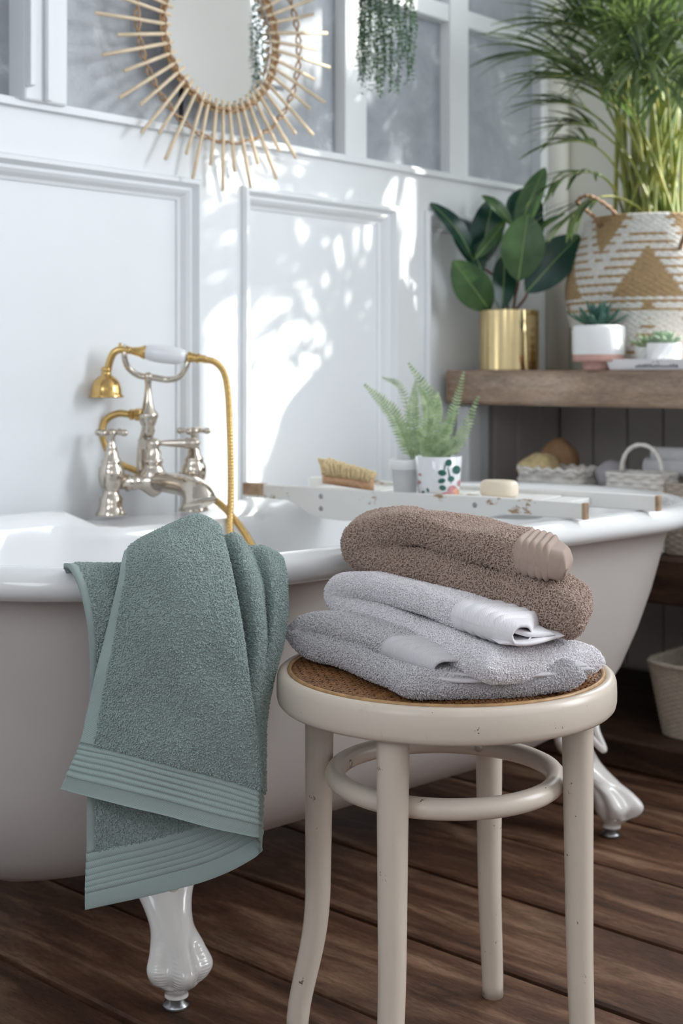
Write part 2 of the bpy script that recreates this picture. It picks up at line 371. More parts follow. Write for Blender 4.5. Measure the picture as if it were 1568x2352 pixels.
# terry pile: uncountable loops grown on a towel's own surface
def pile(src, mat, density, length, radius, seed=1, lean=0.55, both=0):
    o = bpy.data.objects.new('terry_loops', src.data); link(o); o.parent = src.parent; ORG[o.name] = ORG[src.name]; o['kind'] = 'stuff'
    if both: solidify(o, both)
    ng = bpy.data.node_groups.new('terry_loops', 'GeometryNodeTree')
    ng.interface.new_socket('Geometry', in_out='INPUT', socket_type='NodeSocketGeometry')
    ng.interface.new_socket('Geometry', in_out='OUTPUT', socket_type='NodeSocketGeometry')
    n = ng.nodes; L = ng.links.new
    gi = n.new('NodeGroupInput'); go = n.new('NodeGroupOutput')
    dp = n.new('GeometryNodeDistributePointsOnFaces'); dp.inputs['Density'].default_value = density; dp.inputs['Seed'].default_value = seed
    bz = n.new('GeometryNodeCurveQuadraticBezier'); bz.inputs['Resolution'].default_value = 3
    bz.inputs['Start'].default_value = (0, 0, -length*0.15); bz.inputs['Middle'].default_value = (0, 0, length); bz.inputs['End'].default_value = (length*0.75, 0, length*0.75)
    cc = n.new('GeometryNodeCurvePrimitiveCircle'); cc.inputs['Resolution'].default_value = 4; cc.inputs['Radius'].default_value = radius
    cm = n.new('GeometryNodeCurveToMesh'); cm.inputs['Fill Caps'].default_value = True
    L(bz.outputs[0], cm.inputs['Curve']); L(cc.outputs[0], cm.inputs['Profile Curve'])
    sm = n.new('GeometryNodeSetMaterial'); sm.inputs['Material'].default_value = mat
    L(cm.outputs[0], sm.inputs[0])
    ip = n.new('GeometryNodeInstanceOnPoints')
    L(gi.outputs[0], dp.inputs[0]); L(dp.outputs['Points'], ip.inputs['Points']); L(sm.outputs[0], ip.inputs['Instance'])
    rv = n.new('FunctionNodeRandomValue'); rv.data_type = 'FLOAT_VECTOR'
    rv.inputs[0].default_value = (-lean, -lean, 0); rv.inputs[1].default_value = (lean, lean, 6.28)
    e2r = n.new('FunctionNodeEulerToRotation'); L(rv.outputs[0], e2r.inputs[0])
    rr = n.new('FunctionNodeRotateRotation'); rr.rotation_space = 'LOCAL'
    L(dp.outputs['Rotation'], rr.inputs[0]); L(e2r.outputs[0], rr.inputs[1]); L(rr.outputs[0], ip.inputs['Rotation'])
    rs = n.new('FunctionNodeRandomValue'); rs.data_type = 'FLOAT'; rs.inputs[2].default_value = 0.65; rs.inputs[3].default_value = 1.3
    L(rs.outputs[1], ip.inputs['Scale'])
    jn = n.new('GeometryNodeJoinGeometry'); L(ip.outputs[0], jn.inputs[0]); L(jn.outputs[0], go.inputs[0])
    md = o.modifiers.new('pile', 'NODES'); md.node_group = ng

# ================================================================== ROOM
GB = 1.284      # glass bottom / top of the dado
def st(name, vf, mat, parent=None, smooth=False, bevel=0, **k):
    return mk(name, vf, mat, parent, smooth, kind=None if parent else 'structure', bevel=bevel, **k)
# floor: boards run away from the panelled wall
floor = st('floor', box(-1.3, -2.0, -0.06, 3.2, 2.1, -0.028), M['gap'])
rnd = random.Random(5)
x = 1.081 - 0.2175*11; i = 0
while x < 3.15:
    a, b_ = x+0.0050+rnd.uniform(0, .0015), x+0.2175-0.0045
    dz = rnd.uniform(-0.0012, 0.0012)
    ys = [-2.0, 2.02] if i % 3 else [-2.0, rnd.uniform(-1.2, 0.2), 2.02]
    for q in range(len(ys)-1):
        # slightly cupped board with eased edges
        prof = [(a, -0.028), (a, dz-0.003), (a+0.004, dz), ((a+b_)/2, dz+0.0006), (b_-0.004, dz), (b_, dz-0.003), (b_, -0.028)]
        y0, y1 = ys[q]+0.002, ys[q+1]-0.002
        c0 = Vector((a, y0, 0))
        V = [(px_, y0, pz_) for px_, pz_ in prof] + [(px_, y1, pz_) for px_, pz_ in prof]
        n = len(prof)
        Fc = [(j, j+1, n+j+1, n+j) for j in range(n-1)] + [tuple(range(n-1, -1, -1)), tuple(range(n, 2*n))]
        mk('plank', (V, Fc), M['floor_wood'], floor, smooth=False)
    x += 0.2175; i += 1

st('ceiling', box(-1.3, -2.0, 2.42, 3.2, 2.1, 2.5), M['ceiling'])
st('wall_left', box(-1.3, -2.0, -0.03, -1.2, 2.0, 2.42), M['wall'])
st('wall_back', box(-1.2, -2.0, -0.03, 3.04, -1.9, 2.42), M['wall'])
# right wall with the window opening the sun comes through
WO = (0.98, 1.56, 0.86, 2.25)
rw = join(box(RX, WO[1], -0.03, RX+0.12, 2.1, 2.42), box(RX, -1.9, -0.03, RX+0.12, WO[0], 2.42),
          box(RX, WO[0], -0.03, RX+0.12, WO[1], WO[2]), box(RX, WO[0], WO[3], RX+0.12, WO[1], 2.42))
st('wall_right', rw, M['cream'])
w3 = st('window_3', join(box(RX+0.02, WO[0], WO[2], RX+0.07, WO[0]+0.04, WO[3]), box(RX+0.02, WO[1]-0.04, WO[2], RX+0.07, WO[1], WO[3]),
     box(RX+0.02, WO[0], WO[3]-0.04, RX+0.07, WO[1], WO[3]), box(RX+0.02, WO[0], WO[2], RX+0.07, WO[1], WO[2]+0.04)), M['cream'])
st('trim_2', box(RX-0.03, WO[0]-0.03, WO[2]-0.03, RX+0.0, WO[1]+0.03, WO[2]), M['cream'], bevel=0.004)
# corner pipe casing where the two walls meet
pxa, pxb = 1249, 1290
st('trim_1', lathe((RX-0.035, WY-0.035, 0.82), [(0.032, 0), (0.032, 1.6)], 20), M['cream'], smooth=True)

# window wall: solid dado with three raised panels, glazing above
X0, X1 = -1.2, RX
back = st('wall_window', join(box(X0, WY, -0.03, X1+0.12, WY+0.03, GB)), M['wall'])
FR = 0.022   # frame stands proud of the panels
pan_top = 1.190
panels = [(wx(-430), wx(441)), (wx(537), wx(892)), (wx(957), wx(1130))]
panels.insert(0, (-1.1, panels[0][0]-0.12))
yf = WY-FR
fr = []
zb = 0.16
xs = [X0] + [q for p_ in panels for q in p_] + [X1]
for k in range(0, len(xs), 2): fr.append(box(xs[k], yf, 0, xs[k+1], WY, pan_top))
fr.append(box(X0, yf, pan_top, X1, WY, GB)); 
for p_ in panels: fr.append(box(p_[0], yf, 0, p_[1], WY, zb))
mk('panel_frame', join(*fr), M['wall'], back, smooth=False)
# stepped moulding round each panel
def moulding(xa, xb, za, zb_, w_=0.042):
    prof = [(0, yf-0.006), (0.004, yf-0.012), (0.011, yf-0.012), (0.015, yf-0.004), (0.018, yf+0.002), (0.024, yf+0.001), (0.030, yf+0.006), (0.036, yf+0.016), (w_, yf+0.018), (w_+0.001, WY)]
    R = []
    for o_, y_ in [(0, WY)] + prof:
        R.append([(xa+o_, y_, za+o_), (xb-o_, y_, za+o_), (xb-o_, y_, zb_-o_), (xa+o_, y_, zb_-o_)])
    return rings(R, True, False, False)
for p_ in panels: mk('panel_moulding', moulding(p_[0], p_[1], zb, pan_top), M['wall'], back, smooth=False)
# skirting
st('baseboard_window', box(X0, yf-0.014, 0, 2.5, yf, 0.14), M['wall'], bevel=0.004)

# glazing: stiles, bars and panes
gz1 = 2.30
bars = [(wx(-900), wx(-780)), (wx(22)+0.0, wx(121)), (wx(770), wx(820)), (wx(1012), wx(1054)), (wx(1221), X1)]
wn = st('window_1', join(box(X0, yf, gz1, X1, WY+0.02, 2.42), box(X0, WY-0.035, GB-0.012, X1, yf, GB-0.002)), M['wall'])
for k, (xa, xb) in enumerate(bars):
    mk('window_stile', box(xa, WY-0.030 if k != 1 else WY-0.045, GB-0.002, xb, WY+0.02, gz1), M['wall'], wn, smooth=False, bevel=0.004)
# moulded inner frame of the left sash
mk('sash_moulding', join(box(wx(22), WY-0.062, GB+0.02, wx(22)+0.012, WY-0.045, gz1), box(wx(22)+0.04, WY-0.056, GB, wx(22)+0.05, WY-0.045, gz1)), M['wall'], wn, smooth=False, bevel=0.002)
zr0, zr1 = 1.647, 1.690
mk('glazing_bar', box(wx(820), WY-0.026, zr0, wx(1012), WY+0.01, zr1), M['wall'], wn, smooth=False, bevel=0.004)
mk('glazing_bar', box(wx(1054), WY-0.026, zr0, wx(1221), WY+0.01, zr1), M['wall'], wn, smooth=False, bevel=0.004)
mk('glazing_bar', box(wx(121), WY-0.026, zr0+0.10, wx(770), WY+0.01, zr1+0.10), M['wall'], wn, smooth=False, bevel=0.004)
mk('sill_moulding', box(X0, WY-0.028, GB-0.004, X1, WY+0.0, GB+0.004), M['wall'], wn, smooth=False, bevel=0.002)
mk('pane_joint', box(wx(413), WY-0.004, GB, wx(413)+0.006, WY+0.004, gz1), M['black'], wn, smooth=False)
panes = [(X0, bars[0][0]), (bars[0][1], bars[1][0]), (bars[1][1], wx(413)), (wx(413)+0.006, bars[2][0]), (bars[2][1], bars[3][0]), (bars[3][1], bars[4][0])]
for xa, xb in panes:
    if xb > xa: mk('pane', box(xa, WY+0.002, GB, xb, WY+0.006, gz1), M['glass'], wn, smooth=False)
# the room beyond the glass
st('wall_beyond', box(X0, WY+0.9, -0.03, X1+0.1, WY+1.0, 2.4), M['taupe'])

# tongue and groove boards in the recess under the shelf
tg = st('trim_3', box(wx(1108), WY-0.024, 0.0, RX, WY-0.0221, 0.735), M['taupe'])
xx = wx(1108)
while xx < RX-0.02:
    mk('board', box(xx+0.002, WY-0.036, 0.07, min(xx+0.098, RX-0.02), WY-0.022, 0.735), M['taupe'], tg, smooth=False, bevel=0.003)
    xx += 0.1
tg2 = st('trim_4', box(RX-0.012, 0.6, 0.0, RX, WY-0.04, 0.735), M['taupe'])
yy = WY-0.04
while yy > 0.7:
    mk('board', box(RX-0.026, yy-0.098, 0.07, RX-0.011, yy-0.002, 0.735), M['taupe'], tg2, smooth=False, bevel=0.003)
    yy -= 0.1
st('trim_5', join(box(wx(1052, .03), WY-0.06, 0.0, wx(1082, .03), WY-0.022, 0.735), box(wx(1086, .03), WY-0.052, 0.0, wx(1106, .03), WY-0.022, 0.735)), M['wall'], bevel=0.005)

# ================================================================== SHELVES
def slab(x0, x1, y0, y1, z0, z1, seed, wob=0.004, n=26):
    r = random.Random(seed); R = []
    for i in range(n+1):
        t = i/n; y = y0+(y1-y0)*t
        dx = wob*(math.sin(t*9+seed)+0.5*math.sin(t*23+seed*2)); dz = wob*0.25*math.sin(t*13+seed)
        R.append([(x1, y, z0), (x0+dx+0.006, y, z0+dz*.5), (x0+dx, y, z0+0.007), (x0+dx+0.001, y, (z0+z1)/2+dz), (x0+dx, y, z1-0.006), (x0+dx+0.005, y, z1), (x1, y, z1)])
    return rings(R, True)
shelf = mk('wooden_shelf', slab(2.552, RX, 0.75, WY-0.024, 0.738, 0.8175, 1), M['shelf_wood'], origin=(2.8, 1.4, 0.738), smooth=False,
   label='thick oak plank shelf carrying the brass potted rubber plant and palm basket', cat='shelf')
mk('low_shelf', slab(2.50, RX-0.03, 0.75, WY-0.04, 0.335, 0.432, 2, 0.008), M['dark_wood'], origin=(2.8, 1.4, 0.335), smooth=False,
   label='dark rough timber shelf under the oak one, behind the bath end', cat='shelf')
mk('floor_plinth', slab(2.43, RX-0.03, 0.75, WY-0.06, 0.0, 0.066, 3, 0.003), M['dark_wood'], origin=(2.8, 1.4, 0), smooth=False,
   label='low dark timber plinth on the floor carrying a cream basket', cat='shelf')

# ================================================================== BATH
BC = cw(-0.023, 2.276, 0)
be = cdir(0.743, 0.669); be.normalize(); bn = Vector((-be.y, be.x, 0))
def bpt(s, n, z): return BC + be*s + bn*n + Vector((0, 0, z))
def stadium(a, b, n1=22, n2=40):
    P = []; h = a-b
    for i in range(n1): P.append((-h+2*h*i/n1, -b))
    for i in range(n2): t = -math.pi/2+math.pi*i/n2; P.append((h+b*math.cos(t), b*math.sin(t)))
    for i in range(n1): P.append((h-2*h*i/n1, b))
    for i in range(n2): t = math.pi/2+math.pi*i/n2; P.append((-h+b*math.cos(t), b*math.sin(t)))
    return P
def sstep(a, b, x):
    t = max(0, min(1, (x-a)/(b-a))); return t*t*(3-2*t)
A_, B_ = 0.80, 0.365
SB = 0.058; SE = 0.10
outer = [(.40, .112, 2), (.34, .113, 2), (.27, .12, 2), (.215, .14, 1.75), (.17, .175, 1.6), (.135, .22, 1.55), (.108, .28, 1.5), (.086, .35, 1.45), (.070, .42, 1.35), (.058, .49, 1.2), (.050, .532, 1.1)]
rimp = [(.044, .5385, 1), (.022, .5365, 1), (.008, .541, 1), (.001, .550, 1), (.0, .560, 1), (.006, .570, 1), (.018, .577, 1), (.034, .579, 1), (.050, .577, 1), (.062, .570, 1), (.068, .555, 1)]
inner = [(.072, .53, 1), (.080, .46, 1.1), (.092, .38, 1.25), (.108, .30, 1.4), (.135, .23, 1.5), (.18, .19, 1.6), (.26, .172, 1.6), (.35, .168, 1.6)]
def bring(ins, z, k, zone):
    b = max(B_-ins*(1 if ins < .3 else 0.95), 0.02); a = max(A_-ins*k, b+0.05)
    P = []
    aL = max(A_-ins*(1+(k-1)*-0.15)*(0.80 if ins > .1 else 1), b+0.05)
    for s, n in stadium(a, b):
        if s < 0 and zone != 'rim': s *= aL/a
        wdk = sstep(-0.315, -0.265, s)*(1-sstep(0.055, 0.105, s)) if n > 0.1 else 0
        zz, nn = z, n
        if wdk and zone != 'outer':
            if ins <= 0.02: nn += wdk*0.035
            elif ins <= 0.035: nn += wdk*0.025
            if ins >= 0.05 and zone == 'rim': nn -= wdk*0.045
            if zone == 'inner': nn -= wdk*0.045*max(0, (z-0.3)/0.25)
            if z > 0.55: zz = z + wdk*(0.550-z)
            elif zone == 'rim': zz = z - wdk*0.012
        P.append(bpt(s, nn, zz))
    return P
bath = thing('bathtub', BC, 'white double-ended roll-top bathtub on claw feet under the window', 'bathtub')
mk('bath_body', rings([bring(*p, 'outer') for p in outer]+[bring(.046, .536, 1, 'outer')], True, True, False), M['bath_paint'], bath)
mk('bath_basin', rings([bring(*p, 'rim') for p in rimp]+[bring(*p, 'inner') for p in inner], True, False, True), M['enamel'], bath)

def claw_foot(s, n, sg_s, sg_n):
    base = bpt(s, n, 0)
    out = (be*sg_s*0.35 + bn*sg_n*1.0).normalized(); side = Vector((-out.y, out.x, 0))
    # stations: (outward offset, z, radius across, radius along)
    S = [(-0.002, 0.017, .0155, .016), (-0.001, 0.024, .0155, .016), (0.002, 0.033, .023, .025), (0.007, 0.046, .034, .037), (0.008, 0.062, .0385, .041), (-0.004, 0.080, .032, .036),
         (-0.024, 0.098, .0285, .030), (-0.042, 0.114, .031, .027), (-0.058, 0.132, .038, .026), (-0.072, 0.153, .052, .026), (-0.078, 0.175, .060, .022), (-0.078, 0.205, .050, .018)]
    C = cr([Vector(q) if False else np.array(q) for q in S], 12)
    R = []; SEG = 96
    for o_, z, ra, rb in C:
        ring = []
        tw = sstep(0.034, 0.044, z)*(1-sstep(0.080, 0.100, z))
        for j in range(SEG):
            t = 2*math.pi*j/SEG
            tt = t if t < math.pi else t-2*math.pi
            front = 1-sstep(1.7, 2.3, abs(tt))
            cl = math.cos(tt*4.5)
            f = 1 + tw*front*(0.17*cl-0.04)
            fine = tw*front*0.030*math.sin(z*1500+abs(math.sin(tt*4.5))*3.0)*max(0, 1-abs(cl+0.1)*1.15)
            f += fine
            ring.append(base + out*(o_ + rb*f*math.cos(t)) + side*(ra*f*math.sin(t)) + Vector((0, 0, z)))
        R.append(ring)
    ft = mk('claw_foot', rings(R), M['foot'], bath)
    # raised acanthus scroll on the upper leg
    pts = [base + out*(-0.035+0.02*q) + side*(0.0) + Vector((0, 0, 0.185-0.02*q)) for q in range(0, 3)]
    mk('scroll', tube(cr([base+out*(-0.045)+side*(-0.038)+Vector((0, 0, .205)), base+out*(-0.036)+side*(-0.02)+Vector((0, 0, .178)), base+out*(-0.016)+Vector((0, 0, .15)), base+out*(-0.036)+side*(0.02)+Vector((0, 0, .178)), base+out*(-0.045)+side*(0.038)+Vector((0, 0, .205))], 8), 0.006, 8), M['foot'], ft)
    mk('levelling_glide', lathe(base + out*(-0.004), [(.002, 0), (.015, 0), (.018, .003), (.017, .007), (.012, .009), (.010, .013), (.007, .015), (.007, .020)], 24), M['steel'], ft, label='dark steel screw glide')
claw_foot(-0.503, -0.278, -1, -1); claw_foot(0.435, -0.262, 1, -1); claw_foot(-0.43, 0.262, -1, 1); claw_foot(0.45, 0.262, 1, 1)

# ================================================================== TAPS
DK = 0.557
tl = cw(-0.414, 2.433, DK); trr = cw(-0.274, 2.508, DK)
tap = thing('bath_mixer_tap', (tl+trr)/2, 'vintage nickel and brass bath mixer tap with telephone shower handset on bath rim', 'tap')
px_m = 0.000795
PIL = [(.028, 0), (.0285, .003), (.024, .010), (.021, .022), (.0215, .030), (.017, .036), (.0145, .042), (.0145, .047), (.019, .053), (.0225, .064), (.0235, .074), (.0225, .085), (.0175, .092), (.0185, .095), (.0175, .099), (.013, .105), (.0125, .112), (.0095, .118), (.0105, .121), (.008, .126), (.006, .138), (.0075, .142), (.0095, .144)]
def cross_handle(c, rot, parent):
    h = mk('cross_handle', join(lathe(c, [(.004, -.004), (.0095, -.002), (.0105, .003), (.008, .008), (.003, .010)], 20)), M['nickel'], parent)
    for k in range(4):
        a = rot+k*math.pi/2; dr = Vector((math.cos(a), math.sin(a), 0))
        prof = [(.0035, .006), (.0032, .016), (.0045, .020), (.006, .025), (.0065, .028), (.0045, .032), (.001, .034)]
        mk('handle_spoke', lathe(c+Vector((0, 0, .003)), prof, 12, axis=dr), M['nickel'], h)
for P0, rt in ((tl, 0.35), (trr, 0.5)):
    p_ = mk('pillar', lathe(P0, PIL, 36), M['nickel'], tap)
    cross_handle(P0+Vector((0, 0, .146)), rt, p_)
zc = DK+0.058
mid = (tl+trr)/2 + Vector((0, 0, .058))
axd = (trr-tl).normalized(); Lh = (trr-tl).length
prof = [(.012, 0.018), (.012, .026), (.0165, .028), (.0165, .033), (.011, .035), (.0145, .040), (.0145, .046), (.012, .050), (.016, .058), (.026, .072), (.029, Lh/2)]
prof += [(r_, Lh-z_) for r_, z_ in reversed(prof[:-1])]
mk('crossbar', lathe(tl+Vector((0, 0, .058)), prof, 32, axis=axd), M['nickel'], tap)
# spout towards the basin
sp = -bn
S = [(0, 0, .018), (.03, .001, .0185), (.06, .000, .0185), (.09, -.001, .0195), (.118, -.005, .0225), (.138, -.016, .027), (.146, -.030, .031)]
C = cr([np.array((*(tuple(mid+sp*a+Vector((0, 0, b_)))), r_)) for a, b_, r_ in S], 6)
mk('spout', tube([c_[:3] for c_ in C], [c_[3] for c_ in C], 28), M['nickel'], tap)
# centre valve and lever
mk('centre_valve', lathe(mid, [(.024, 0), (.026, .012), (.019, .024), (.016, .032), (.018, .034), (.018, .040), (.0145, .043), (.0155, .052), (.0105, .060), (.013, .066), (.013, .073), (.008, .078), (.002, .080)], 28), M['nickel'], tap)
lv0 = mid+Vector((0, 0, .070)); ldir = (axd*0.7+sp*0.45).normalized()
mk('lever', lathe(lv0, [(.004, .008), (.005, .018), (.0065, .030), (.0085, .055), (.0105, .063), (.0085, .068), (.010, .073), (.009, .080), (.002, .086)], 20, axis=ldir), M['nickel'], tap)
# riser and cradle
DT = 2.46
def tp(px, py, dd=0): return at(px, py, DT+dd)
rz = [tp(324, 1085, .03), tp(324, 1050, .03), tp(326, 1020, .03), tp(334, 990, .03), tp(338, 965, .03)]
mk('riser', tube(cr(rz, 6), 0.008, 16), M['nickel'], tap)
mk('riser_nut', obox(tp(316, 1033, .022), cdir(1, 0), cdir(0, 1), (0, 0, 1), .018, .018, .020), M['nickel'], tap, smooth=False, bevel=.002)
cz = tp(340, 990, .02)
q = px_m
mk('cradle_post', lathe(cz, [(.009, -.012), (.013, 0), (.011, .008), (.014, .012), (.017, .022), (.019, .028), (.018, .032), (.012, .040), (.0085, .055), (.0065, .070), (.0055, .085), (.007, .096), (.009, .102), (.004, .108)], 24), M['nickel'], tap)
ctop = tp(345, 868, .02)
lp = [tp(346, 866, .02), tp(318, 862, .02), tp(295, 845, .01), tp(286, 822, 0), tp(287, 803, 0), tp(290, 792, 0)]
rp = [tp(346, 866, .02), tp(385, 872, .02), tp(412, 865, .01), tp(425, 848, 0), tp(432, 828, 0), tp(434, 815, 0)]
for nm, P_ in (('cradle_arm', lp), ('cradle_arm', rp)):
    C = cr(P_, 8); mk(nm, tube(C, [0.0062-0.0015*i/len(C) for i in range(len(C))], 14), M['nickel'], tap)
# handset
ha, hb = tp(278, 803), tp(436, 822); hd = (hb-ha).normalized()
hs = mk('handset', lathe(tp(333, 808.5), [(.011, 0), (.0145, .006), (.0165, .02), (.017, .035), (.0165, .05), (.0145, .064), (.011, .074)], 28, axis=hd), M['china'], tap, label='white china handle')
mk('handset_collar', lathe(tp(297, 805), [(.005, 0), (.007, .006), (.009, .018), (.0125, .026), (.0135, .028), (.010, .031)], 24, axis=hd), M['brass'], hs)
mk('handset_ferrule', lathe(tp(430, 820), [(.009, 0), (.0105, .003), (.009, .008), (.0075, .016), (.009, .018), (.009, .022), (.007, .024), (.007, .034), (.0055, .036)], 24, axis=hd), M['brass'], hs)
neck = [tp(300, 805), tp(278, 803), tp(262, 810), tp(252, 830), tp(247, 852)]
mk('handset_neck', join(tube(cr(neck, 8), .0068, 18), lathe(tp(276, 805), [(.003, 0), (.0035, .008), (.002, .014)], 12)), M['brass'], hs)
rose = tp(244, 913)
mk('shower_rose', lathe(rose, [(.026, .002), (.0315, 0), (.032, .002), (.0285, .006), (.0275, .016), (.024, .028), (.017, .036), (.009, .041), (.0085, .048), (.010, .050), (.007, .056)], 36, cap0=False), M['brass'], hs)
mk('rose_face', lathe(rose, [(.027, .0018), (.015, .0005), (.001, 0.0)], 30), M['pot'], hs, label='pale perforated spray face')
# hose: from the handset down into the basin, round and back behind the pillars to the riser
hose = [tp(468, 826), tp(492, 831), tp(512, 852), tp(522, 892), tp(526, 950), tp(529, 1040, -.01), tp(530, 1130, -.02), tp(528, 1225, -.04), tp(540, 1290, -.06), tp(572, 1315, -.08), tp(596, 1300, -.06), tp(578, 1252, -.04), tp(548, 1205, -.02), tp(508, 1160, .0), tp(470, 1135, .04), tp(400, 1115, .065), tp(310, 1080, .055), tp(270, 1062, .05), tp(243, 1032, .04), tp(234, 995, .03), tp(243, 965, .03), tp(270, 950, .025), tp(300, 952, .02)]
C = cr(hose, 40)
mk('hose', tube(C, [0.0064+0.0005*math.sin(i*1.9) for i in range(len(C))], 12), M['brass'], tap, label='ribbed brass shower hose')
mk('hose_union', lathe(tp(296, 952, .02), [(.007, 0), (.010, .002), (.010, .008), (.008, .010), (.0115, .012), (.0115, .022), (.008, .026), (.007, .034)], 8, axis=cdir(1, -.1)), M['brass'], tap, smooth=False)

# ================================================================== STOOL
SX, SD = 0.1235, 1.611
SCN = cw(SX, SD, 0)
ZT = 0.465
stool = thing('bentwood_stool', SCN, 'cream painted round bentwood stool with cane seat, holding the folded towels', 'stool')
def sp_(ang, r, z):
    a = math.radians(ang); return cw(SX+r*math.cos(a), SD+r*math.sin(a), z)
seatp = [(.186, -.004), (.1862, -.010), (.184, -.034), (.188, -.040), (.192, -.0405), (.1965, -.0395), (.1992, -.0365), (.2005, -.031), (.2007, -.020), (.2003, -.009), (.1985, -.0035), (.195, -.0006), (.1915, 0.0), (.188, -.001)]
V, Fc = lathe(SCN+Vector((0, 0, ZT)), seatp+[seatp[0]], 96, False, False)
mk('seat_ring', (V, Fc), M['stool'], stool)
# legs
for ang, flare in ((65, .012), (160, .026), (245, .012), (336, .003)):
    P_, R_ = [], []
    for k in range(26):
        t = k/25; z = ZT-0.038-t*(ZT-0.038)
        r = 0.160 + 0.004*t + flare*sstep(0.55, 1.0, t)**1.4
        P_.append(sp_(ang, r, z)); R_.append(0.0182-0.0045*t)
    mk('leg', tube(P_, R_, 24), M['stool'], stool)
# stretcher hoop
P_ = [sp_(a, 0.131, 0.338) for a in range(0, 360, 4)]
V, Fc = tube(P_, 0.0120, 16, closed=True)
hoop = mk('stretcher_hoop', (V, Fc), M['stool'], stool)
for ang in (65, 160, 245, 336):
    c_ = sp_(ang, 0.1195, 0.338); dr = (SCN - sp_(ang, 1, 0)); dr.z = 0; dr.normalize()
    mk('screw', lathe(c_, [(.0048, -.002), (.005, .0008), (.004, .0014), (.001, .0015)], 16, axis=dr), M['screw'], hoop)
# cane seat: under-mat, woven strands, rim spline
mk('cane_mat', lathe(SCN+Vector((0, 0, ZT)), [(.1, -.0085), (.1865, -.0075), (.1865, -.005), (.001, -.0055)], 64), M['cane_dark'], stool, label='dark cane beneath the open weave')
VV, FF = [], []
Rc = 0.1855; rs = random.Random(3)
def strand(dirang, off, phase, wd=0.0016, amp=0.0011):
    d_ = Vector((math.cos(dirang), math.sin(dirang), 0)); n_ = Vector((-d_.y, d_.x, 0))
    h = math.sqrt(max(0, Rc*Rc-off*off)); 
    if h < 0.01: return
    step = 0.0032; k = int(2*h/step); base = len(VV)
    for i in range(k+1):
        s = -h + 2*h*i/k
        p = SCN + d_*s + n_*(off) + Vector((0, 0, ZT-0.0030+amp*math.sin(s/0.0060*math.pi+phase)))
        VV.append(tuple(p-n_*wd)); VV.append(tuple(p+Vector((0, 0, .0007)))); VV.append(tuple(p+n_*wd))
    for i in range(k):
        q_ = base+3*i
        FF.append((q_, q_+1, q_+4, q_+3)); FF.append((q_+1, q_+2, q_+5, q_+4))
for da, sp__ in ((0.1, 0.0062), (0.1+math.pi/2, 0.0062), (0.1+math.pi/4, 0.0088), (0.1+3*math.pi/4, 0.0088)):
    o_ = -Rc+0.003; k = 0
    while o_ < Rc:
        strand(da, o_, math.pi*(k % 2)+rs.uniform(-.3, .3)); o_ += sp__; k += 1
mk('cane_weave', (VV, FF), M['cane'], stool, kind='stuff')
P_ = [sp_(a, 0.1852, ZT-0.0008) for a in range(0, 360, 3)]
mk('cane_edging', tube(P_, 0.0026, 8, closed=True), simple('cane_edge', (0.46, 0.27, 0.12), 0.4, var=0.25, vscale=80), stool, label='lighter cane binding round the seat edge')

# ================================================================== FOLDED TOWELS
def fbm(p, s):
    return (math.sin(p[0]*s+1.3*math.sin(p[1]*s*1.1)) + math.sin(p[1]*s*1.3+p[2]*s*0.7+2.0) + math.sin(p[2]*s*1.7+p[0]*s*0.6))/3
def pad(stations, bdir, nper=8, seg=44, e=2.6, hollow=False, wob=0.004, rib=None, capn=True, thin=0.0):
    """thick folded cloth pad swept along a fold path.
       stations: (px, py, d, half thickness, width); front edge passes through the point"""
    S = [np.array((*tuple(at(s[0], s[1], s[2])), s[3], s[4])) for s in stations]
    C = cr(S, nper); n = len(C); R = []
    b = cdir(*bdir).normalized(); prev = None
    pts = [Vector(c_[:3]) for c_ in C]
    for i, c_ in enumerate(C):
        t = (pts[min(i+1, n-1)]-pts[max(i-1, 0)]).normalized()
        nn = t.cross(b)
        nn.normalize()
        bb = b
        h, w_ = c_[3] - thin, c_[4]
        if rib: h = h*rib(i/(n-1))
        ring = []
        for j in range(seg):
            a = 2*math.pi*j/seg
            ca, sa = math.cos(a), math.sin(a)
            u = math.copysign(abs(ca)**(2/e/1.0 if True else 1), ca); v = math.copysign(abs(sa)**(2/e), sa)
            # wide flat section: rounded sides only near the edges
            uu = w_/2*(1+u) if abs(ca) < 2 else 0
            x_ = -h*0.0 + (w_/2) - (w_/2)*u
            # shape thickness: rounds over within h of either side
            edge = min(x_, w_-x_); th = math.sqrt(max(0, 1-(1-min(1, edge/(h*1.25)))**2))
            p = pts[i] + bb*(x_-h*0.3) + nn*(math.copysign(th*h, sa) if abs(sa) > 1e-6 else 0)
            if wob: p = p + nn*(wob*fbm(p, 38)) + bb*(wob*0.8*fbm(p+Vector((.3, .1, .2)), 47))
            ring.append(p)
        R.append(ring)
    return R
def section_u(seg):  # redistributes samples so that rounded edges get enough of them
    pass
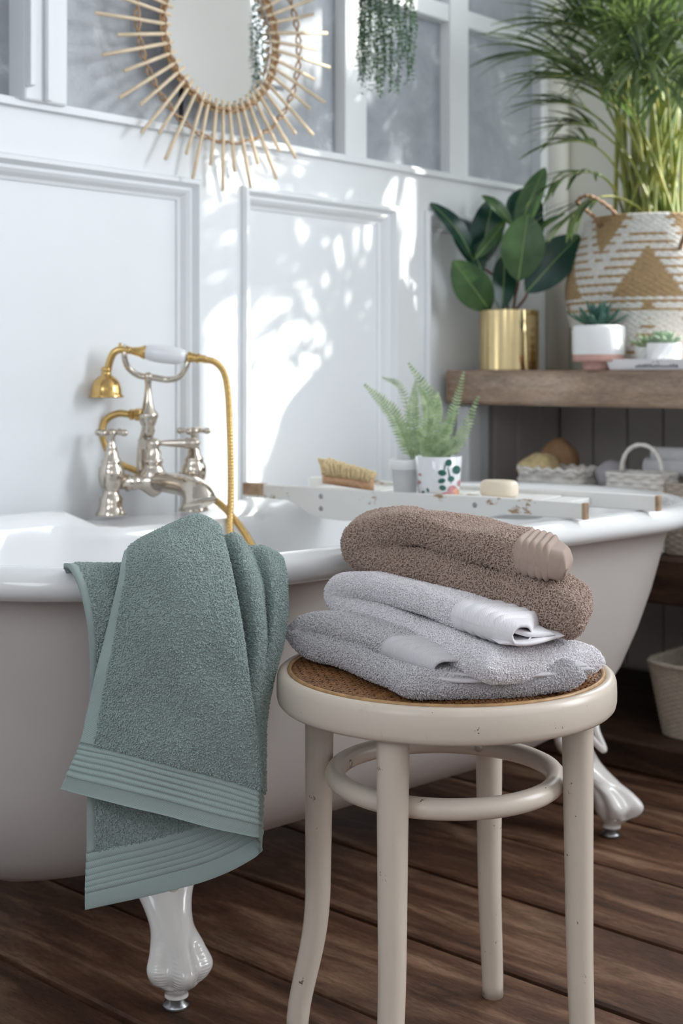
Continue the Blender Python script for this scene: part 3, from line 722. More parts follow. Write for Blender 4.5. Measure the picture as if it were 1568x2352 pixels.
def pad_mesh(R, round0=True, round1=True, hollow_t=0):
    def cap(ring, nxt, rev):
        c_ = sum(ring, Vector((0, 0, 0)))/len(ring)
        out = []
        dr = (sum(ring, Vector())/len(ring) - sum(nxt, Vector())/len(nxt)).normalized()
        n = len(ring)
        # thickness-wise rounding: move points towards the mid sheet
        for f, push in ((0.86, .007), (0.55, .0125), (0.15, .0150)):
            rr = []
            for j, p in enumerate(ring):
                m_ = (p+ring[(n-j) % n])/2
                q_ = m_ + (p-m_)*f
                q_ = q_ + (c_-q_)*(0.012*(1-f)) + dr*push
                rr.append(q_)
            out.append(rr)
        return out
    R0 = list(R)
    if round0: R0 = list(reversed(cap(R[0], R[3], True))) + R0
    if round1: R0 = R0 + cap(R[-1], R[-4], False)
    V, Fc = rings(R0, True, round0, round1)
    vol = sum(Vector(V[q[0]]).cross(Vector(V[q[1]])).dot(Vector(V[q[2]])) + (Vector(V[q[0]]).cross(Vector(V[q[2]])).dot(Vector(V[q[3]])) if len(q) == 4 else 0) for q in Fc)
    return V, ([tuple(reversed(q)) for q in Fc] if vol < 0 else Fc)
def hollow_mesh(R, t=0.0028, depth=0.6):
    """cloth tube whose last ring is an open mouth"""
    inn = []
    n = len(R[0])
    for ring in reversed(R[int(len(R)*(1-depth)):]):
        c_ = sum(ring, Vector())/n; rr = []
        for j, p in enumerate(ring):
            m_ = (p+ring[(n-j) % n])/2; v = p-m_; L_ = v.length
            q_ = m_ + (v*(max(0.0, L_-t)/L_) if L_ > 1e-6 else v)
            q_ = q_ + (c_-q_).normalized()*t*0.6
            rr.append(q_)
        inn.append(rr)
    lip = [[(a*0.5+b_*0.5) + (R[-1][0]-R[-2][0])*0.35 for a, b_ in zip(R[-1], inn[0])]]
    return rings(R+lip+inn, True, False, True)

def tw(vf, n):
    V = np.array([tuple(p) for p in vf[0]]).reshape(-1, n, 3); m_ = len(V)//2
    v_ = np.concatenate([[0], np.cumsum(np.linalg.norm(np.diff(V[m_], axis=0), axis=1))])
    u_ = np.concatenate([[0], np.cumsum(np.linalg.norm(np.diff(V[:, 0], axis=0), axis=1))])
    A = np.ones((m_*0+len(V), n, 4)); A[:, :, 0] = u_[:, None]; A[:, :, 1] = v_[None, :]; A[:, :, 2] = 0
    return A.reshape(-1, 4)
def towel(name, label, bdir, body, band, mats, dens, plen, prad, ribs=5, hollow=False, wob=0.004, base_loc=None):
    t = thing(name, base_loc, label, 'towel', 'folded towels on the stool')
    R = pad(body, bdir, 9, 64, wob=wob, thin=plen*.75)
    o = mk('towel_body', pad_mesh(R, True, False), mats[0], t)
    pile(o, mats[0], dens, plen, prad, seed=len(name))
    def rib(x): return 0.90 + 0.17*abs(math.sin(math.pi*ribs*x/0.68))**0.8 if x < 0.68 else 0.87
    Rb = pad(band, bdir, 26, 64, wob=wob*0.15, rib=rib)
    bm_ = hollow_mesh(Rb) if hollow else pad_mesh(Rb, True, True)
    mk('hem_band', bm_, mats[1], t, attr=tw(bm_, 64), label='flat woven ribbed hem band without pile')
    return t

# grey, lowest
towel('grey_towel', 'folded light grey terry towel at the bottom of the stack on the stool', (0.98, 0.20),
      [(928, 1574, 1.452, .0165, .205), (850, 1537, 1.52, .0175, .21), (770, 1501, 1.59, .0185, .21), (705, 1480, 1.635, .0185, .20), (672, 1466, 1.655, .018, .19), (664, 1453, 1.66, .0175, .18), (684, 1441, 1.655, .017, .18), (745, 1443, 1.625, .0165, .19), (815, 1464, 1.575, .0150, .20), (885, 1491, 1.525, .0135, .20)],
      [(874, 1488, 1.532, .0142, .198), (910, 1504, 1.505, .0142, .17), (950, 1519, 1.48, .0138, .13), (980, 1529, 1.464, .0128, .09), (1000, 1536, 1.455, .0118, .065)],
      (M['t_grey'], M['b_grey']), 520000, .0021, .00062, hollow=True, base_loc=cw(0.09, 1.60, ZT))
def hem_fold(parent, stations, mat, nm='hem_fold'):
    Rf = pad(stations, (-0.2, 0.98), 8, 40, wob=.0006); vf = pad_mesh(Rf, True, True)
    mk(nm, vf, mat, parent, attr=tw(vf, 40), label='thin flat hem layer showing at the open end of the fold')
tg_, tw_ = [o for o in COL.objects if o.name == 'grey_towel'][0], None
hem_fold(tg_, [(1000, 1559, 1.447, .0022, .05), (1060, 1566, 1.444, .0024, .06), (1140, 1562, 1.446, .0024, .07), (1230, 1552, 1.462, .0024, .07), (1300, 1545, 1.478, .0026, .06), (1332, 1538, 1.490, .0030, .04)], M['b_grey'])
hem_fold(tg_, [(1010, 1546, 1.456, .0018, .05), (1100, 1552, 1.452, .0018, .06), (1220, 1541, 1.468, .0018, .07), (1322, 1529, 1.492, .0020, .05)], M['b_grey'])
# white, middle
towel('white_towel', 'folded fluffy white towel between the grey and brown ones on the stool', (0.73, 0.69, -0.12),
      [(1112, 1530, 1.425, .0185, .205), (1045, 1503, 1.475, .0185, .21), (960, 1461, 1.545, .0175, .20), (870, 1425, 1.62, .0175, .19), (800, 1402, 1.67, .018, .17), (768, 1386, 1.69, .0185, .16), (762, 1362, 1.695, .0185, .15), (790, 1345, 1.68, .0175, .15), (870, 1355, 1.635, .0165, .17), (960, 1384, 1.565, .016, .18), (1050, 1414, 1.50, .0155, .18)],
      [(1040, 1411, 1.506, .0165, .175), (1085, 1427, 1.472, .0165, .16), (1125, 1442, 1.448, .0155, .09), (1155, 1451, 1.434, .0148, .055), (1180, 1459, 1.425, .0140, .034)],
      (M['t_white'], M['b_white']), 800000, .0019, .00052, hollow=True, base_loc=cw(0.13, 1.60, ZT+0.05))
tw_ = [o for o in COL.objects if o.name == 'white_towel'][0]
hem_fold(tw_, [(1172, 1478, 1.428, .0022, .05), (1205, 1480, 1.430, .0024, .06), (1240, 1474, 1.440, .0024, .06), (1275, 1464, 1.46, .0020, .05)], M['b_white'])
hem_fold(tw_, [(1182, 1450, 1.440, .0028, .05), (1215, 1458, 1.442, .0030, .06), (1250, 1458, 1.452, .0028, .06)], M['b_white'])
# brown, top
towel('brown_towel', 'thick folded taupe brown towel on top of the stack on the stool', (0.26, 0.965),
      [(1312, 1428, 1.475, .0255, .13), (1250, 1402, 1.505, .0265, .15), (1187, 1378, 1.54, .0262, .16), (1073, 1345, 1.60, .027, .165), (970, 1314, 1.655, .0255, .16), (890, 1293, 1.69, .028, .15), (834, 1276, 1.715, .029, .14), (822, 1254, 1.72, .029, .13), (858, 1236, 1.705, .026, .13), (915, 1224, 1.685, .0215, .14), (975, 1226, 1.66, .0165, .15), (1050, 1248, 1.62, .0170, .16), (1118, 1268, 1.58, .0182, .16), (1187, 1283, 1.545, .0192, .155)],
      [(1180, 1281, 1.548, .0205, .155), (1210, 1288, 1.53, .0205, .15), (1240, 1294, 1.512, .0202, .14), (1266, 1299, 1.50, .0198, .11), (1287, 1303, 1.492, .0190, .085)],
      (M['t_brown'], M['b_brown']), 380000, .0034, .00078, ribs=5, wob=.006, base_loc=cw(0.14, 1.62, ZT+0.1))

# ================================================================== GREEN TOWEL over the bath rim
rows = [
 # inside the bath (hidden tail)
 [(300,1380,1.70),(335,1370,1.71),(390,1360,1.72),(450,1360,1.735),(500,1365,1.75),(512,1370,1.77),(545,1365,1.775),(575,1372,1.80),(610,1372,1.81),(625,1380,1.83),(400,1385,1.76),(160,1395,1.70)],
 [(296,1300,1.645),(333,1262,1.655),(392,1232,1.665),(452,1217,1.675),(498,1235,1.69),(508,1262,1.70),(541,1252,1.72),(571,1276,1.73),(609,1280,1.75),(629,1305,1.77),(400,1312,1.70),(152,1318,1.64)],
 # crest
 [(290,1268,1.60),(326,1243,1.60),(388,1214,1.61),(452,1190,1.62),(497,1210,1.64),(508,1240,1.66),(540,1233,1.67),(570,1260,1.69),(608,1262,1.70),(632,1292,1.72),(400,1300,1.665),(146,1300,1.60)],
 [(283,1292,1.555),(328,1272,1.545),(393,1255,1.545),(460,1250,1.56),(510,1262,1.585),(519,1285,1.628),(556,1275,1.62),(584,1295,1.664),(620,1295,1.66),(637,1315,1.68),(400,1320,1.60),(160,1304,1.562)],
 [(275,1335,1.54),(328,1325,1.525),(398,1318,1.52),(470,1318,1.53),(524,1325,1.55),(532,1342,1.604),(572,1328,1.59),(600,1342,1.64),(629,1338,1.635),(639,1352,1.66),(400,1365,1.585),(178,1338,1.535)],
 [(258,1400,1.532),(322,1395,1.513),(400,1390,1.506),(476,1390,1.515),(537,1395,1.533),(543,1405,1.590),(586,1392,1.578),(607,1400,1.625),(632,1398,1.618),(638,1410,1.65),(400,1420,1.572),(196,1400,1.53)],
 [(240,1475,1.53),(318,1470,1.510),(402,1468,1.503),(482,1468,1.510),(549,1475,1.527),(555,1482,1.578),(594,1468,1.568),(610,1475,1.603),(625,1472,1.60),(629,1480,1.635),(400,1490,1.57),(204,1470,1.532)],
 [(219,1560,1.53),(308,1562,1.510),(400,1565,1.502),(486,1568,1.508),(560,1572,1.522),(566,1575,1.55),(588,1558,1.552),(598,1560,1.57),(606,1558,1.58),(608,1565,1.61),(400,1600,1.575),(207,1575,1.545)],
 [(200,1640,1.53),(298,1648,1.510),(395,1656,1.502),(488,1664,1.508),(573,1672,1.520),(579,1672,1.54),(584,1655,1.545),(588,1660,1.553),(591,1655,1.56),(592,1668,1.585),(395,1730,1.575),(203,1720,1.555)],
 # band starts
 [(185,1705,1.53),(288,1727,1.510),(390,1752,1.502),(490,1780,1.508),(584,1808,1.518),(590,1810,1.528),(593,1806,1.537),(595,1808,1.545),(595,1812,1.552),(592,1832,1.568),(440,1900,1.572),(198,1962,1.565)],
 # hem
 [(140,1812,1.535),(248,1842,1.513),(365,1872,1.503),(480,1900,1.508),(580,1922,1.518),(592,1928,1.524),(597,1932,1.533),(598,1938,1.54),(597,1944,1.548),(585,1968,1.560),(455,2028,1.568),(196,2086,1.565)],
]
CP = np.array([[tuple(at(*p)) for p in r] for r in rows])      # rows x cols x 3
NR, NC = CP.shape[:2]
def dense(CP, nu, nv):
    rr = [np.array(cr(list(r), nu)) for r in CP]               # across
    rr = np.array(rr)
    cols = [np.array(cr(list(rr[:, j]), nv)) for j in range(rr.shape[1])]
    return np.array(cols).transpose(1, 0, 2)
D = dense(CP, 22, 22)
nv_body = 22*(NR-2)
gt = thing('hand_towel', tuple(at(380, 1300, 1.60)), 'sage green terry towel draped over the near rim of the bath', 'towel')
nu = D.shape[1]
# gentle cloth undulation
for i in range(D.shape[0]):
    for j in range(nu):
        p = D[i, j]; D[i, j] = p + np.array(tuple(cdir(0, -1)))*(0.0022*math.sin(p[2]*55+j*0.05)*math.sin(j*0.09+1) + 0.0012*fbm(p, 60))
jl, jr = 7, nu-3
def sub(D, i0, i1, j0, j1): return [[Vector(D[i, j]) for j in range(j0, j1)] for i in range(i0, i1)]
body = mk('towel_body', grid(sub(D, 0, nv_body+1, jl, jr+1)), M['t_green'], gt)
solidify(body, 0.005); pile(body, M['t_green'], 420000, .0019, .00080, seed=9, lean=0.5, both=.004)
for j0, j1 in ((0, jl+1), (jr, nu)):
    g_ = grid(sub(D, 0, nv_body+1, j0, j1)); s_ = mk('selvedge', g_, M['b_green'], gt, attr=tw(g_, j1-j0), label='smooth flat woven side edge'); solidify(s_, 0.0052)
# band with ridges, then twill hem
nb = D.shape[0]-1-nv_body
Bd = []
fine = 8
bandrows = []
for k in range((nb)*fine+1):
    t = k/fine; i = int(min(nb-1, math.floor(t))); f = t-i
    bandrows.append(D[nv_body+i]*(1-f)+D[nv_body+i+1]*f)
bandrows = np.array(bandrows)
G = []
for k, r in enumerate(bandrows):
    x_ = k/(len(bandrows)-1); row = []
    for j in range(nu):
        a = r[min(j+1, nu-1)]-r[max(j-1, 0)]; dn = bandrows[min(k+1, len(bandrows)-1)][j]-bandrows[max(k-1, 0)][j]
        nrm = Vector(np.cross(a, dn)); nrm = nrm.normalized() if nrm.length > 0 else Vector((0, 0, 1))
        if x_ < 0.66: h = 0.0019*abs(math.sin(math.pi*6*x_/0.66))**0.7
        elif x_ < 0.69: h = -0.0004
        else: h = 0.0010*(1-((x_-0.845)/0.155)**4)
        row.append(Vector(r[j])+nrm*h)
    G.append(row)
g_ = grid(G); hb_ = mk('hem_band', g_, M['b_green'], gt, attr=tw(g_, nu), label='ribbed flat woven hem band in the same sage green'); solidify(hb_, 0.0046)

# ================================================================== BATH TRAY
TL, TR = cw(-0.186, 2.545, 0), cw(0.388, 2.155, 0)
ta = (TR-TL).normalized(); tb = Vector((-ta.y, ta.x, 0)); tb = tb if tb.dot(FWD) > 0 else -tb
TLn = (TR-TL).length; ZR = 0.580
tray = thing('bath_rack', TL+Vector((0, 0, ZR)), 'distressed white wooden bath rack laid across the tub', 'tray')
def rail(off, x0, x1, th=0.014):
    top = ZR+0.026
    pr = [(x0, ZR), (x0+0.10, ZR-0.000), (x0+0.125, ZR-0.008), (x0+0.15, ZR-0.022), (x0+0.175, ZR-0.029), (x0+0.22, ZR-0.031)]
    pr += [(x1-0.26, ZR-0.031), (x1-0.225, ZR-0.027), (x1-0.19, ZR-0.012), (x1-0.15, ZR-0.002), (x1-0.12, ZR), (x1, ZR), (x1, top), (x1-.2, top+.001), (x0+.3, top-.001), (x0, top)]
    n = len(pr); V = []
    for k in (0, 1):
        for a, z in pr: V.append(TL+ta*a+tb*(off+k*th)+Vector((0, 0, z)))
    return V, [tuple(range(n)), tuple(range(2*n-1, n-1, -1))] + [(i, n+i, n+(i+1) % n, (i+1) % n) for i in range(n)]
WTR = 0.20
r1 = mk('side_rail', rail(0, 0, TLn), M['tray'], tray, smooth=False, bevel=.002)
r2 = mk('side_rail', rail(WTR-0.014, 0.02, TLn+0.05), M['tray'], tray, smooth=False, bevel=.002)
for r_, off, xe in ((r1, -.0004, TLn), (r2, WTR-0.0144, TLn+.05)):
    mk('worn_end', obox(TL+ta*(xe-0.006)+tb*(off)+Vector((0, 0, ZR-.0002)), ta, tb, (0, 0, 1), .0065, .0148, .0264), M['tray_worn'], r_, smooth=False, label='rail end worn to bare brown wood', bevel=.001)
mk('worn_end', obox(TL-ta*.0003+tb*(-.0004)+Vector((0, 0, ZR+.004)), ta, tb, (0, 0, 1), .05, .0148, .0225), M['tray_worn'], r1, smooth=False, bevel=.001)
k = 0; a = 0.10
while a < TLn-0.08:
    mk('slat', obox(TL+ta*a+tb*.014+Vector((0, 0, ZR+0.004+0.0006*(k % 3))), ta, tb, (0, 0, 1), .049, WTR-.028, .013), M['tray'], tray, smooth=False, bevel=.0015)
    a += .0525; k += 1
for px_, py_ in ((737, 1140), (737, 1168), (905, 1182), (1090, 1160), (1090, 1191)):
    # screw heads on the near rail face
    r = (px_-CX)/F; rd = at(px_, py_, 1.0)-Vector((0, 0, 0)); 
    o_ = Vector((0, 0, CAMZ)); dv = at(px_, py_, 1.0)-o_
    t_ = (TL-tb*.0-o_).dot(tb)/dv.dot(tb); c_ = o_+dv*t_
    mk('rail_screw', lathe(c_+tb*.001, [(.0045, 0), (.0045, .0015), (.002, .002)], 14, axis=-tb), M['steel'], r1)
ZS = ZR+0.0185     # top of slats
def traypt(px, py):   # point on tray top under a pixel
    d = (CAMZ-ZS)*F/(py-HY); return at(px, py, d)

# brush
bp = traypt(800, 1128); bd_ = (traypt(862, 1131)-traypt(742, 1121)).normalized()
bd_ = cdir(0.93, -0.36).normalized(); bs = Vector((-bd_.y, bd_.x, 0)); bp = TL+ta*.205+tb*.05; bp.z = ZS
brush = thing('nail_brush', bp, 'wooden nail brush with pale upturned bristles at the left of the bath rack', 'brush')
R = []
for i in range(17):
    t = i/16; s_ = -0.05+0.10*t; w_ = 0.021*math.sqrt(max(.02, 1-(2*t-1)**4)); 
    R.append([bp+bd_*s_+bs*(w_*math.cos(q_))+Vector((0, 0, 0.011+0.010*math.sin(q_)+.010*(1-t))) for q_ in [2*math.pi*j/16 for j in range(16)]])
mk('brush_back', rings(R), M['brush_wood'], brush)
parts = []; r0 = random.Random(8)
for i in range(22):
    for j in range(6):
        t = (i+.5)/22; c_ = bp+bd_*(-.046+.092*t)+bs*(-.016+.0064*j)+Vector((0, 0, .018+.010*(1-t)))
        ln = .026+r0.uniform(-.002, .002); ln *= 1.15-.55*t; dr = Vector((r0.uniform(-.12, .12), r0.uniform(-.12, .12), 1))+bd_*(t-.6)*.5
        parts.append(lathe(c_, [(.0016, 0), (.0022, ln*.5), (.0032, ln), (.001, ln+.001)], 6, axis=dr))
mk('bristles', join(*parts), M['bristle'], brush, kind='stuff')

# soap
sp0 = traypt(1146, 1141)
R = []
for z, f in ((0, .86), (.003, .96), (.008, 1), (.020, .99), (.026, .93), (.0285, .8), (.029, .55)):
    R.append([sp0+Vector((0, 0, z))+ta*(f*.034*math.copysign(abs(math.cos(q_))**.8, math.cos(q_)))+tb*(f*.024*math.copysign(abs(math.sin(q_))**.8, math.sin(q_))) for q_ in [2*math.pi*j/40 for j in range(40)]])
mk('soap_bar', rings(R), M['soap'], origin=sp0, label='oval cream soap bar at the right end of the bath rack', cat='soap')

# white pot + printed cup
def potshell(c, r0, r1, h, t=.003, rim=0, seg=48):
    pr = [(.001, 0), (r0-.002, 0), (r0, .002)]
    if rim: pr += [(r0+(r1-r0)*.72, h*.70), (r1+rim*.3, h*.70), (r1+rim, h*.74), (r1+rim, h-.002), (r1+rim-.001, h)]
    else: pr += [(r1, h-.001), (r1-.001, h)]
    pr += [(r1-t, h), (r1-t, h-.002), (r0-t, t+.002), (.001, t+.002)]
    return lathe(c, pr, seg, False, False)
fc = traypt(934, 1140) + FWD*.045; fc.z = ZS
fern = thing('potted_fern', fc, 'green fern in a plain white pot on the bath rack', 'plant')
mk('pot', potshell(fc, .021, .026, .062, rim=.003), M['pot'], fern)
mk('soil', lathe(fc, [(.001, .05), (.023, .05), (.023, .054), (.001, .057)], 24), M['soil'], fern)
cc = traypt(1010, 1143) + FWD*.03; cc.z = ZS
cup = thing('printed_cup', cc, 'white cup printed with green leaves and pink flowers in front of the fern', 'cup')
CR0, CR1, CHt = .0355, .0415, .070
mk('cup_body', potshell(cc, CR0, CR1, CHt, t=.002), M['china'], cup)
tocam = Vector((-cc.x, -cc.y, 0)).normalized(); rt = Vector((-tocam.y, tocam.x, 0)); rt = rt if rt.dot(cdir(1, 0)) > 0 else -rt
def decal(specs):
    V, Fc = [], []
    for (px_, py_, a_, b_, ang) in specs:    # position on cup given in pixel offsets from axis / base
        n = len(V)
        for k in range(13):
            if k == 0: du = dv = 0
            else:
                q_ = 2*math.pi*(k-1)/12; du, dv = a_*math.cos(q_), b_*math.sin(q_)
            uu = px_+du*math.cos(ang)-dv*math.sin(ang); vv = py_+du*math.sin(ang)+dv*math.cos(ang)
            z = min(max(vv, .001), CHt-.001); r = CR0+(CR1-CR0)*z/CHt+.0011
            th = math.asin(max(-.98, min(.98, uu/r)))
            V.append(cc+(tocam*math.cos(th)+rt*math.sin(th))*r+Vector((0, 0, z)))
        Fc += [(n, n+1+k, n+1+(k+1) % 12) for k in range(12)]
    return V, Fc
s = .00086; sv = .00076
for qq in ([((1032-1012)*s, (1143-1063)*sv, .0055, .006, 0), ((1048-1012)*s, (1143-1080)*sv, .007, .0075, .3), ((1019-1012)*s, (1143-1086)*sv, .0075, .005, -.2), ((1037-1012)*s, (1143-1100)*sv, .0055, .005, 0),
    ((1018-1012)*s, (1143-1104)*sv, .0065, .0042, .2), ((1020-1012)*s, (1143-1120)*sv, .006, .0045, -.3), ((1024-1012)*s, (1143-1075)*sv, .001, .012, -.2), ((1034-1012)*s, (1143-1092)*sv, .001, .016, .2), ((965-1012)*s, (1143-1100)*sv, .0022, .0045, .2), ((964-1012)*s, (1143-1132)*sv, .0028, .004, .1), ((980-1012)*s, (1143-1133)*sv, .002, .004, -.4), ((990-1012)*s, (1143-1126)*sv, .0018, .004, .4)]): mk('leaf_print', decal([qq]), M['print_green'], cup)
for qq in ([((1040-1012)*s, (1143-1127)*sv, .0085, .009, 0), ((1026-1012)*s, (1143-1136)*sv, .007, .005, 0), ((1055-1012)*s, (1143-1112)*sv, .004, .006, 0), ((972-1012)*s, (1143-1110)*sv, .003, .0035, 0), ((974-1012)*s, (1143-1092)*sv, .0025, .0025, 0), ((967-1012)*s, (1143-1118)*sv, .002, .003, 0), ((1000-1012)*s, (1143-1137)*sv, .0035, .002, 0)]): mk('flower_print', decal([qq]), M['print_pink'], cup)
for qq in ([((1047-1012)*s, (1143-1132)*sv, .0062, .0068, 0)]): mk('petal_print', decal([qq]), M['print_peach'], cup)

def frond(base, mid, tip, wmax, nl, facing, seed=0, lt=.0, taper=.35):
    """fern or palm frond: midrib plus paired leaflets"""
    r = random.Random(seed); C = [Vector(tuple(c_)) for c_ in cr([base, mid, tip], 16)]; n = len(C)
    V, Fc = [], []
    v0, f0 = tube(C, [.0009*(1-.7*i/n) for i in range(n)], 5); V += v0; Fc += f0
    for k in range(nl):
        t = .10+.88*k/(nl-1); i = min(n-2, int(t*(n-1))); f = t*(n-1)-i
        p = C[i].lerp(C[i+1], f); tg = (C[i+1]-C[i]).normalized()
        sd = tg.cross(facing).normalized(); nf = sd.cross(tg).normalized()
        w_ = wmax*min(1, (t+.08)/.25)**.6*(1-max(0, (t-taper)/(1-taper))**1.5*.85)
        for sg in (-1, 1):
            q_ = p+sd*sg*w_*r.uniform(.9, 1.05)+tg*w_*.30+nf*r.uniform(-.12, .2)*w_
            lw = wmax*.135*(0.6+0.4*w_/wmax)
            m_ = p.lerp(q_, .45)+nf*w_*.08
            b_ = len(V)
            V += [tuple(p-tg*lw*.7), tuple(p+tg*lw*.7), tuple(m_+tg*lw), tuple(m_-tg*lw), tuple(q_)]
            Fc += [(b_, b_+1, b_+2, b_+3), (b_+3, b_+2, b_+4)]
    return V, Fc
fd = (fc-Vector((0, 0, 0))); dfc = fc.dot(FWD)
FW = -FWD
ftop = at(968, 1060, dfc)
for k, (bx, by, mx_, my, tx, ty, dd, w_) in enumerate([
    (962, 1062, 905, 955, 836, 882, .0, .020), (965, 1058, 925, 900, 877, 866, .04, .011), (972, 1058, 995, 935, 937, 832, .02, .021), (975, 1058, 948, 960, 955, 874, -.03, .019),
    (980, 1060, 985, 950, 962, 885, -.01, .020), (985, 1062, 1035, 960, 1066, 852, .02, .016), (990, 1065, 1050, 1015, 1100, 908, -.02, .019), (985, 1065, 1020, 1000, 1045, 935, .03, .017),
    (975, 1064, 960, 1010, 940, 985, -.04, .016), (985, 1066, 1010, 1030, 1045, 1010, -.03, .016), (978, 1062, 1000, 960, 1005, 900, .04, .018), (970, 1064, 930, 1000, 905, 950, .03, .014)]):
    o = mk('fern_frond', frond(at(bx-12, by, dfc), at(mx_, my, dfc+dd*.6), at(tx, ty, dfc+dd), w_*.95, 28, cdir(.35*math.sin(k*2.1), -1, .3*math.cos(k*1.7)), k), M['fern'], fern, smooth=False)

# ================================================================== MIRROR
MC = onwall(502, 78, 0.045)
mir = thing('sunburst_mirror', MC, 'round mirror in a rattan sunburst frame on the glazed wall', 'mirror')
Yh = Vector((0, -1, 0))
def mp_(a, r, y=0): return MC+Vector((r*math.cos(a), -y, r*math.sin(a)))
mk('mirror_glass', lathe(MC, [(.001, 0), (.138, 0), (.138, .003), (.001, .0035)], 72, axis=(0, -1, 0)), M['mirror'], mir, smooth=False)
NS = 50; r0 = random.Random(4)
for k in range(NS):
    a = 2*math.pi*(k+.5)/NS+r0.uniform(-.012, .012)
    ra, rb = .133+r0.uniform(-.003, .002), (.305 if k % 2 else .268)+r0.uniform(-.004, .004)
    y0 = .012
    mk('rattan_spoke', tube([mp_(a, ra, y0), mp_(a, (ra+rb)/2, y0+.001), mp_(a, rb-.001, y0), mp_(a, rb, y0)], [.0036, .0038, .0036, .002], 8), M['rattan'], mir)
for nm, rr_, tr_ in (('inner_binding', .149, .0032), ('outer_binding', .213, .0028)):
    ps = []
    for sgn in (0, math.pi):
        P_ = []
        for k in range(NS*8):
            a = 2*math.pi*k/(NS*8); ph = a*NS/2+sgn
            P_.append(mp_(a, rr_+.0022*math.sin(ph*2+sgn), .012+.0058*math.cos(ph)))
        ps.append(tube(P_, tr_*.75, 7, closed=True))
    if nm == 'inner_binding': ps.append(tube([mp_(2*math.pi*k/90, rr_-.003, .006) for k in range(90)], .005, 8, closed=True)); ps.append(tube([mp_(2*math.pi*k/90, rr_+.005, .008) for k in range(90)], .003, 8, closed=True))
    mk(nm, join(*ps), M['rattan_bind'], mir, label='darker twisted rattan ring')

# ================================================================== HANGING PLANT
hd_ = 2.78
hp = at(882, -330, hd_)
hang = thing('hanging_plant', hp, 'trailing green plant with tiny leaves hanging in front of the glazing', 'plant')
mk('hanging_pot', lathe(hp, [(.02, -.06), (.055, -.055), (.075, -.02), (.078, .03), (.07, .03), (.068, 0), (.001, 0)], 32), M['pot'], hang)
mk('hanging_cord', tube([hp+Vector((0, 0, .0)), Vector((hp.x, hp.y, 2.42))], .0018, 6), M['rattan_bind'], hang)
V, Fc = [], []; r0 = random.Random(12); SV = []
for k in range(46):
    a = r0.uniform(0, 6.28); rr_ = .058*math.sqrt(r0.uniform(.15, 1))
    x0 = hp+Vector((rr_*math.cos(a), rr_*math.sin(a), .0)); 
    u_ = r0.random(); zend = at(882, 215-90*u_**1.6, hd_).z + (0.03 if rr_ > .05 else 0)
    dx = r0.uniform(-.012, .012); P_ = []; L_ = x0.z-zend; n = int(L_/.0085)
    for i in range(n+1):
        t = i/n; P_.append(x0+Vector((dx*t*1.0+.004*math.sin(i*.35+k), .004*math.cos(i*.3+k*2), -L_*t)))
    SV.append(tube(P_[::3] if len(P_[::3]) > 2 else P_, .0006, 4))
    for p in P_[2:]:
        if p.z > at(882, -60, hd_).z: continue
        for q_ in range(4):
            a = r0.uniform(0, 6.28); dr = Vector((math.cos(a), math.sin(a), r0.uniform(-.9, .2))).normalized(); sd = dr.cross(Vector((0, 0, 1))).normalized()
            ln, wd = r0.uniform(.007, .012), r0.uniform(.0020, .0034); b_ = len(V)
            V += [tuple(p), tuple(p+dr*ln*.5+sd*wd), tuple(p+dr*ln), tuple(p+dr*ln*.5-sd*wd)]; Fc.append((b_, b_+1, b_+2, b_+3))
mk('trailing_leaves', (V, Fc), M['trail'], hang, smooth=False, kind='stuff')
mk('trailing_stems', join(*SV), M['trail'], hang, kind='stuff')

# ================================================================== leaves
def leaf(base, tip, wd, facing, bend=.15, cup=.15, pw=.8, nx=12, peak=.5, wave=0):
    base, tip = Vector(base), Vector(tip); ax = tip-base; L_ = ax.length; tg = ax.normalized()
    sd = tg.cross(Vector(facing)).normalized(); nf = sd.cross(tg).normalized(); G = []
    for i in range(nx+1):
        t = i/nx; x_ = math.pow(t, math.log(.5)/math.log(peak))
        w_ = wd/2*max(.015, math.sin(math.pi*x_))**pw
        c_ = base+ax*t+nf*(bend*L_*math.sin(math.pi*t*.9))
        G.append([c_+sd*w_*u_+nf*(cup*w_*abs(u_)**1.3+wave*w_*math.sin(t*14)*u_) for u_ in (-1, -.72, -.4, -.12, 0, .12, .4, .72, 1)])
    return G
def ribcurve(G, off=.0012): return [r[4] for r in G]

